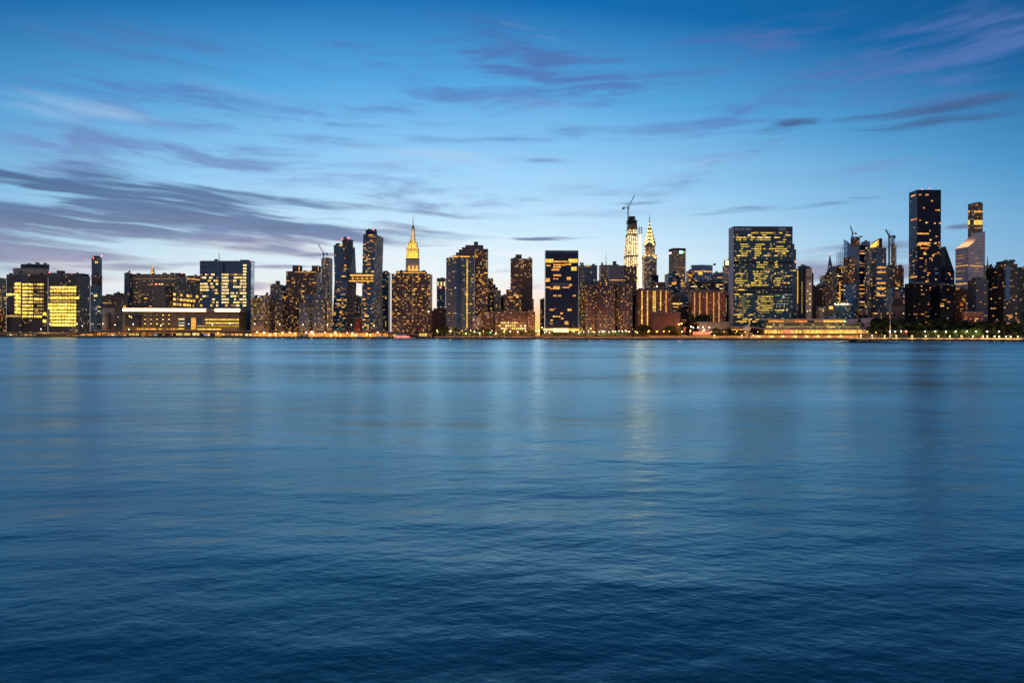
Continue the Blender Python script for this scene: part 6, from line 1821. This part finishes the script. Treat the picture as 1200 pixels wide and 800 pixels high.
for i in range(46):
    px = 520 + i * 15.2 + rng.uniform(-5, 5)
    if px > 1215: break
    east = i % 2
    d = (14.2, 17.8, 24.6, 28.4)[rng.randrange(4)]
    ci = rng.choice([0, 0, 1, 1, 2, 3, 4])
    fwd = d < 22
    o = empty('parked_car' if False else 'car', '%s car driving on the river road with its lights on' % CARN[ci], 'car', along(px, d, GROUND + .004), 'cars of the same colour on the river road, ' + CARN[ci], SA + (0 if fwd else math.pi))
    part_of(('b', ci), car_bm, 'body', CARP[ci], o)
    part_of('gl', lambda: MB().box(-1.15, .75, -.905, .905, .95, 1.32), 'side_window', GLS, o)
    for s in (-.62, .62):
        x = part_of('hl', lambda: MB().box(2.2, 2.3, -.22, .22, .5, .74), 'headlight', HEAD, o); x.location.y = s
        x = part_of('tl', lambda: MB().box(-2.34, -2.2, -.24, .24, .55, .85), 'tail_light', TAIL, o); x.location.y = s
    for wx in (-1.35, 1.35):
        for wy in (-.82, .82):
            x = part_of('wh', lambda: MB().bar((0, -.11, .33), (0, .11, .33), .33, .33, n=10), 'wheel', METAL, o); x.location = (wx, wy, 0)

# ---- trees
def leaf_mesh(name, seed, mat, w=5.5, h=7.5, n=560, clumps=12, s=.5):
    R = random.Random(seed)
    cs = []
    for i in range(clumps):
        t = R.uniform(0, 2 * math.pi); rr = R.uniform(0, 1) ** .6
        z = R.uniform(.12, 1)
        wr = w * (1 - .75 * abs(z - .45) ** 1.3) * .62
        cs.append((Vector((math.cos(t) * rr * wr, math.sin(t) * rr * wr, h * z * .92)), R.uniform(.12, .27) * w))
    b = MB()
    for i in range(n):
        c, r = R.choice(cs)
        v = Vector((R.gauss(0, 1), R.gauss(0, 1), R.gauss(0, .8))).normalized() * r * R.uniform(.35, 1.05)
        p = c + v
        a = Vector((R.gauss(0, 1), R.gauss(0, 1), R.gauss(0, .6))).normalized()
        q = a.cross(Vector((R.gauss(0, 1), R.gauss(0, 1), R.gauss(0, 1)))).normalized()
        k = s * R.uniform(.6, 1.5)
        b.add([p - a * k, p + q * k * .6, p + a * k, p - q * k * .6], [(0, 1, 2, 3)])
    me = bpy.data.meshes.new(name)
    me.from_pydata(b.v, [], b.f)
    me.materials.append(mat)
    return me
def leaf_mat(name, col):
    m, T, out = new_mat(name)
    pos = T.node('ShaderNodeNewGeometry').outputs['Position']
    n = T.noise(pos, .5, 3)
    k = T.mapr(n, .3, .7, .35, 1.8)
    base = T.mix(1., tuple(col) + (1,), T.xyz(k, k, k), 'MULTIPLY')
    p = principled(T, out, base, .75, .2)
    return m
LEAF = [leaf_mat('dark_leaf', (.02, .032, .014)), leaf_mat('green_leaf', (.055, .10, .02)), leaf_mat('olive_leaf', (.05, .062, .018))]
BARK = plain('bark', (.05, .04, .03), .95, .05)
CROWN = [[leaf_mesh('crown', 10 + k + 5 * j, LEAF[j], w=5.4 + .5 * k, h=7.4 + k * .6) for k in range(3)] for j in range(3)]
def trunk_mesh(h):
    b = MB().bar((0, 0, 0), (0, 0, h * .55), .28, .17, n=6)
    for i in range(5):
        t = 2 * math.pi * i / 5
        b.bar((0, 0, h * (.34 + .03 * i)), (math.cos(t) * 1.9, math.sin(t) * 1.9, h * (.62 + .05 * i)), .11, .04, n=5)
    return b
_tm = trunk_mesh(9).build('trunk_source', BARK)
TRUNK = _tm.data
bpy.data.objects.remove(_tm)
TRUNK.name = 'trunk'
rt = random.Random(77)
def tree(px, ytop, d, kind, label, group, wscale=1.):
    z = zoff(px, ytop, d) - GROUND
    k = rt.randrange(3)
    o = empty('tree', label, 'tree', along(px, d, GROUND), group, rt.uniform(0, 6.28))
    s = z / (2.2 + 8.2)
    x = link(bpy.data.objects.new('trunk', TRUNK), o); x.scale = (s, s, s)
    y = link(bpy.data.objects.new('crown', CROWN[kind][k]), o); y.location = (0, 0, 2.1 * s)
    y.scale = (s * wscale * rt.uniform(.9, 1.15), s * wscale * rt.uniform(.9, 1.15), s * 8.2 / (7.4 + k * .6) * 1.02)
G1 = 'dark park trees before the right hand buildings'
for i, px in enumerate(range(1044, 1226, 6)):
    tree(px + rt.uniform(-2.5, 2.5), rt.uniform(371, 376) if px < 1120 else rt.uniform(373, 378.5), 58 + (i % 3) * 9, 0, 'black leafy tree in the park belt before the right hand buildings', G1, 1.15)
for i, px in enumerate((1040, 1052, 1046, 1058)):
    tree(px, 367 + i * .6, 92 + i * 5, 0, 'tall dark tree right of the violet grey end wall', 'tall trees beside the sloped hall', .62)
for px in (1139, 1144.5, 1150, 1156, 1160.5, 1165.6, 1168.6):
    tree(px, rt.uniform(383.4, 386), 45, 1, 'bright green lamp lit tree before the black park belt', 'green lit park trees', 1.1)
for px in range(1080, 1136, 9):
    tree(px, rt.uniform(386, 388), 44, 2, 'low dim olive tree along the park lamps', 'low olive trees by the park lamps', 1.3)
for px in (752, 757, 760.5, 765): tree(px, rt.uniform(379.5, 382), 47, 0, 'dark tree at the foot of the left red brown slab', 'dark trees below the red brown slab', 1.2)
for px in (786, 791, 796, 800): tree(px, rt.uniform(381, 383.5), 50, 2, 'dull orange lit tree between the two red brown slabs', 'trees between the red brown slabs', 1.3)
for px, y_ in ((829, 367.4), (833.5, 366), (838, 368.6)): tree(px, y_, 92, 0, 'tall dark tree in front of the five light line slab', 'tall trees before the five line slab', 1.0)
for px in (843, 848, 853, 857.5): tree(px, rt.uniform(384, 386), 44, 2, 'low tree right of the red awning', 'low trees right of the red awning', 1.2)
for px in (505, 510, 515): tree(px, rt.uniform(380.5, 383), 46, 0, 'dark tree below the pinkish brick block', 'dark trees below the pinkish block', 1.2)
for px in (527, 532, 537, 542.5, 548, 553, 559.5, 566): tree(px, rt.uniform(384, 388), 46, 1 if px in (537, 542.5, 548) else 2, 'small lamp lit street tree below the stepped tower', 'street trees below the stepped tower', 1.3)
for px in (582, 590, 598, 607, 616, 622): tree(px, rt.uniform(387, 389), 46, 2, 'small dark street tree before the wide low block', 'street trees before the wide low block', 1.4)
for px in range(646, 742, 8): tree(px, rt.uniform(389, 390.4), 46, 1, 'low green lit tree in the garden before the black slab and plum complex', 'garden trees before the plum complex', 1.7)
for px in (452, 457, 462, 470, 480, 490): tree(px, rt.uniform(387.6, 389.2), 39.5, 0, 'low dark tree behind the ferry landing', 'trees behind the ferry landing', 1.6)
for px in (868, 874, 880): tree(px, rt.uniform(387, 388.6), 45, 2, 'small tree left of the pale globe', 'small trees by the globe', 1.3)

# ---- cranes
def crane(px, D, ybase, ymast, tipx, tipy, label, lum=False, mastw=1.1):
    o = empty('tower_crane', label, 'crane', Vector((WX(px, D), D, ZZ(px, ybase, D))))
    h = ZZ(px, ymast, D) - o.location.z
    MB().lattice((0, 0, 0), (0, 0, h), mastw, .32 * mastw, max(4, int(h / (mastw * 3)))).build('mast', METAL, o)
    tip = Vector((WX(tipx, D) - o.location.x, 0, ZZ(tipx, tipy, D) - o.location.z))
    root = Vector((0, 0, h + 1))
    MB().lattice(root, tip, mastw * .7, .26 * mastw, 14).build('jib', METAL, o)
    dr = (tip - root).normalized()
    back = root - Vector((dr.x, 0, 0)).normalized() * 9 * mastw
    MB().bar(root, back, .8 * mastw, .8 * mastw).box(back.x - 2 * mastw, back.x + 2 * mastw, -1.6, 1.6, back.z - 3.5 * mastw, back.z).build('counter_jib', METAL, o)
    apex = root + Vector((-dr.x * 3, 0, 8 * mastw))
    MB().bar(root, apex, .5 * mastw, .3 * mastw).bar(apex, root.lerp(tip, .8), .16 * mastw, .16 * mastw).bar(apex, back, .16 * mastw, .16 * mastw).build('a_frame', METAL, o)
    MB().box(-1.6 * mastw, 1.6 * mastw, -2, 1, h - 2.5 * mastw, h + .8).build('cab', METAL, o)
crane(735.6, 2046, 268, 243.5, 743.2, 229, 'luffing crane on top of the cream glowing unfinished skyscraper', mastw=1.7)
crane(378.8, K(382, 3.4) + 8, 303, 297.5, 372.6, 286, 'slender luffing crane on the pale unfinished tower left of the bent towers', mastw=.8)
crane(998.4, K(1002, 7) + 9, 277.4, 273.6, 996.2, 264.6, 'small crane on the round topped concrete core', mastw=.8)
crane(1041.6, K(1047, 6.5) + 3, 312.4, 277, 1037.4, 269, 'tall pale lattice crane left of the very thin unfinished tower', mastw=1.2)

# ---- boats and the islet
HULLB = plain('dark_blue_hull', (.03, .05, .12), .4, .4)
HULLW = plain('white_paint', (.7, .7, .7), .5, .4, .1)
HULLK = plain('black_hull', (.02, .02, .022), .6, .3)
def hull(L, W, H, z0=-.5):
    b = MB(); n = 9; vs = []
    for k, (z, f) in enumerate(((z0, .82), (H, 1.))):
        for i in range(n):
            t = i / (n - 1)
            w_ = W / 2 * (1 - max(0, (t - .68) / .32) ** 2) * (1 if t > .06 else .85)
            vs.append((-L / 2 * f + L * f * t, -w_ * f, z))
        for i in range(n - 1, -1, -1):
            t = i / (n - 1)
            w_ = W / 2 * (1 - max(0, (t - .68) / .32) ** 2) * (1 if t > .06 else .85)
            vs.append((-L / 2 * f + L * f * t, w_ * f + .01, z))
    m = 2 * n
    return b.add(vs, [(i, (i + 1) % m, m + (i + 1) % m, m + i) for i in range(m)] + [tuple(range(m, 2 * m)), tuple(range(m))[::-1]])
def boat(px, d, L, label, lit, hullm, topm, W=7., H=1.9, rz=SA, name='ferry', cabl=.62, deck2=True, band=None):
    p = along(px, d, 0)
    o = empty(name, label, 'boat', p, None, rz)
    hull(L, W, H).build('hull', hullm, o)
    c = MB().box(-L * .42, -L * .42 + L * cabl, -W * .38, W * .38, H, H + 2.5); c.build('cabin', HULLW, o)
    n = 6
    for i in range(n):
        x0 = -L * .41 + L * cabl * i / n
        MB().box(x0 + .2, x0 + L * cabl / n - .25, -W * .38 - .08, -W * .38 + .02, H + .9, H + 2.).build('window', lit[i % len(lit)], o)
    if deck2: MB().box(-L * .36, -L * .36 + L * cabl * .7, -W * .32, W * .32, H + 2.5, H + 4.4).build('wheelhouse', topm, o)
    if band is not None: MB().box(-L * .44, -L * .44 + L * (cabl + .04), -W * .40, W * .40, H + .05, H + .8).build('stripe', band, o)
    MB().bar((-L * .1, 0, H + 2.4), (-L * .1, 0, H + 7.5), .12, .06, n=6).build('mast', METAL, o)
    return o
boat(475.5, -7, 36, 'ferry with a red lit band and white upper deck moored below the bulky brown block', [REDW, WRM, REDW], HULLW, HULLW, band=REDW)
boat(450.5, -6.5, 24, 'dark blue boat with a red stern light moored left of the ferry', [DIM, P_DARK, DIM], HULLB, HULLB, deck2=False, W=6)
boat(426, -6, 22, 'small grey boat tied up left of the dark blue boat', [DIM, WRM, P_DARK], HULLK, HULLW, deck2=False, W=6, cabl=.4)
shed(459.6, 465.4, 391, 'small yellow glowing shelter between the two moored boats', OCH, [LY, YEL], d=1.6, n=1)
shed(490.6, 500, 389.6, 'yellow glowing ferry landing shelter right of the ferry', OCH, [YEL, LY], d=1.6, n=3)
q = empty('river_buoy', 'small dark buoy floating below the long low building', 'buoy', Vector((WX(194.6, 930), 930, 0)))
MB().bar((0, 0, -.6), (0, 0, .9), 2.2, 2.0, n=10).build('float', HULLK, q)
MB().bar((0, 0, .9), (0, 0, 2.6), .9, .3, n=6).build('cage', METAL, q)

# rocky islet in front of the conference building
Di = HC * F / 5.6
isl = empty('rocky_islet', 'low dark rocky islet in the river before the conference building', 'islet', Vector((WX(1020, Di), Di, 0)))
ri = random.Random(9)
ROCK = plain('wet_rock', (.022, .022, .024), .8, .3, .5, .8)
L_ = 78 * Di / F
nx, ny = 46, 9
vs, fs = [], []
for j in range(ny):
    for i in range(nx):
        u, v = i / (nx - 1), j / (ny - 1)
        env = (math.sin(math.pi * u) ** .45) * math.sin(math.pi * v)
        prof = .9 + 1.0 * math.exp(-((u - .22) / .13) ** 2) + .55 * math.exp(-((u - .5) / .2) ** 2)
        z = env * prof * (.8 + ri.uniform(-.25, .35)) - .12
        vs.append(((u - .5) * L_, (v - .5) * 13 + ri.uniform(-.3, .3), z))
for j in range(ny - 1):
    for i in range(nx - 1):
        a = j * nx + i
        fs.append((a, a + 1, a + nx + 1, a + nx))
MB().add(vs, fs).build('rock', ROCK, isl)
for k, (u, z) in enumerate(((-.27, 1.5), (-.22, 1.6), (-.3, 1.3), (.02, 1.1))):
    sh = bpy.data.objects.new('shrub', CROWN[0][k % 3]); link(sh, isl, (u * L_, .5, z * .8)); sh.scale = (.42, .3, .17)
m_ = MB().bar((-.235 * L_, 0, 1.2), (-.235 * L_, 0, 4.4), .12, .08, n=6).box(-.235 * L_ - .3, -.235 * L_ + .3, -.3, .3, 4.3, 4.9)
m_.build('beacon_post', METAL, isl)
# ================================================================== camera and render settings
cam = bpy.data.cameras.new('camera')
cam.sensor_width = 36
cam.lens = 36 * F / 1200
cam.shift_y = -5.4 / 1200
cam.clip_start = .1
cam.clip_end = 40000
co = link(bpy.data.objects.new('camera', cam), None, (0, 0, HC))
co.matrix_world = Matrix.Translation((0, 0, HC)) @ Matrix.Rotation(math.radians(90), 4, 'X') @ Matrix.Rotation(math.atan(SLOPE), 4, 'Z')
SC.camera = co
SC.render.resolution_x, SC.render.resolution_y = 1024, 682
vs = SC.view_settings
vs.view_transform = 'Standard'
vs.look = 'None'
vs.exposure = 0.
vs.gamma = 1.
vs.use_curve_mapping = False
SC.render.engine = 'CYCLES'
SC.cycles.use_denoising = True
SC.cycles.sample_clamp_indirect = 2.5
SC.cycles.sample_clamp_direct = 8.
SC.cycles.max_bounces = 6
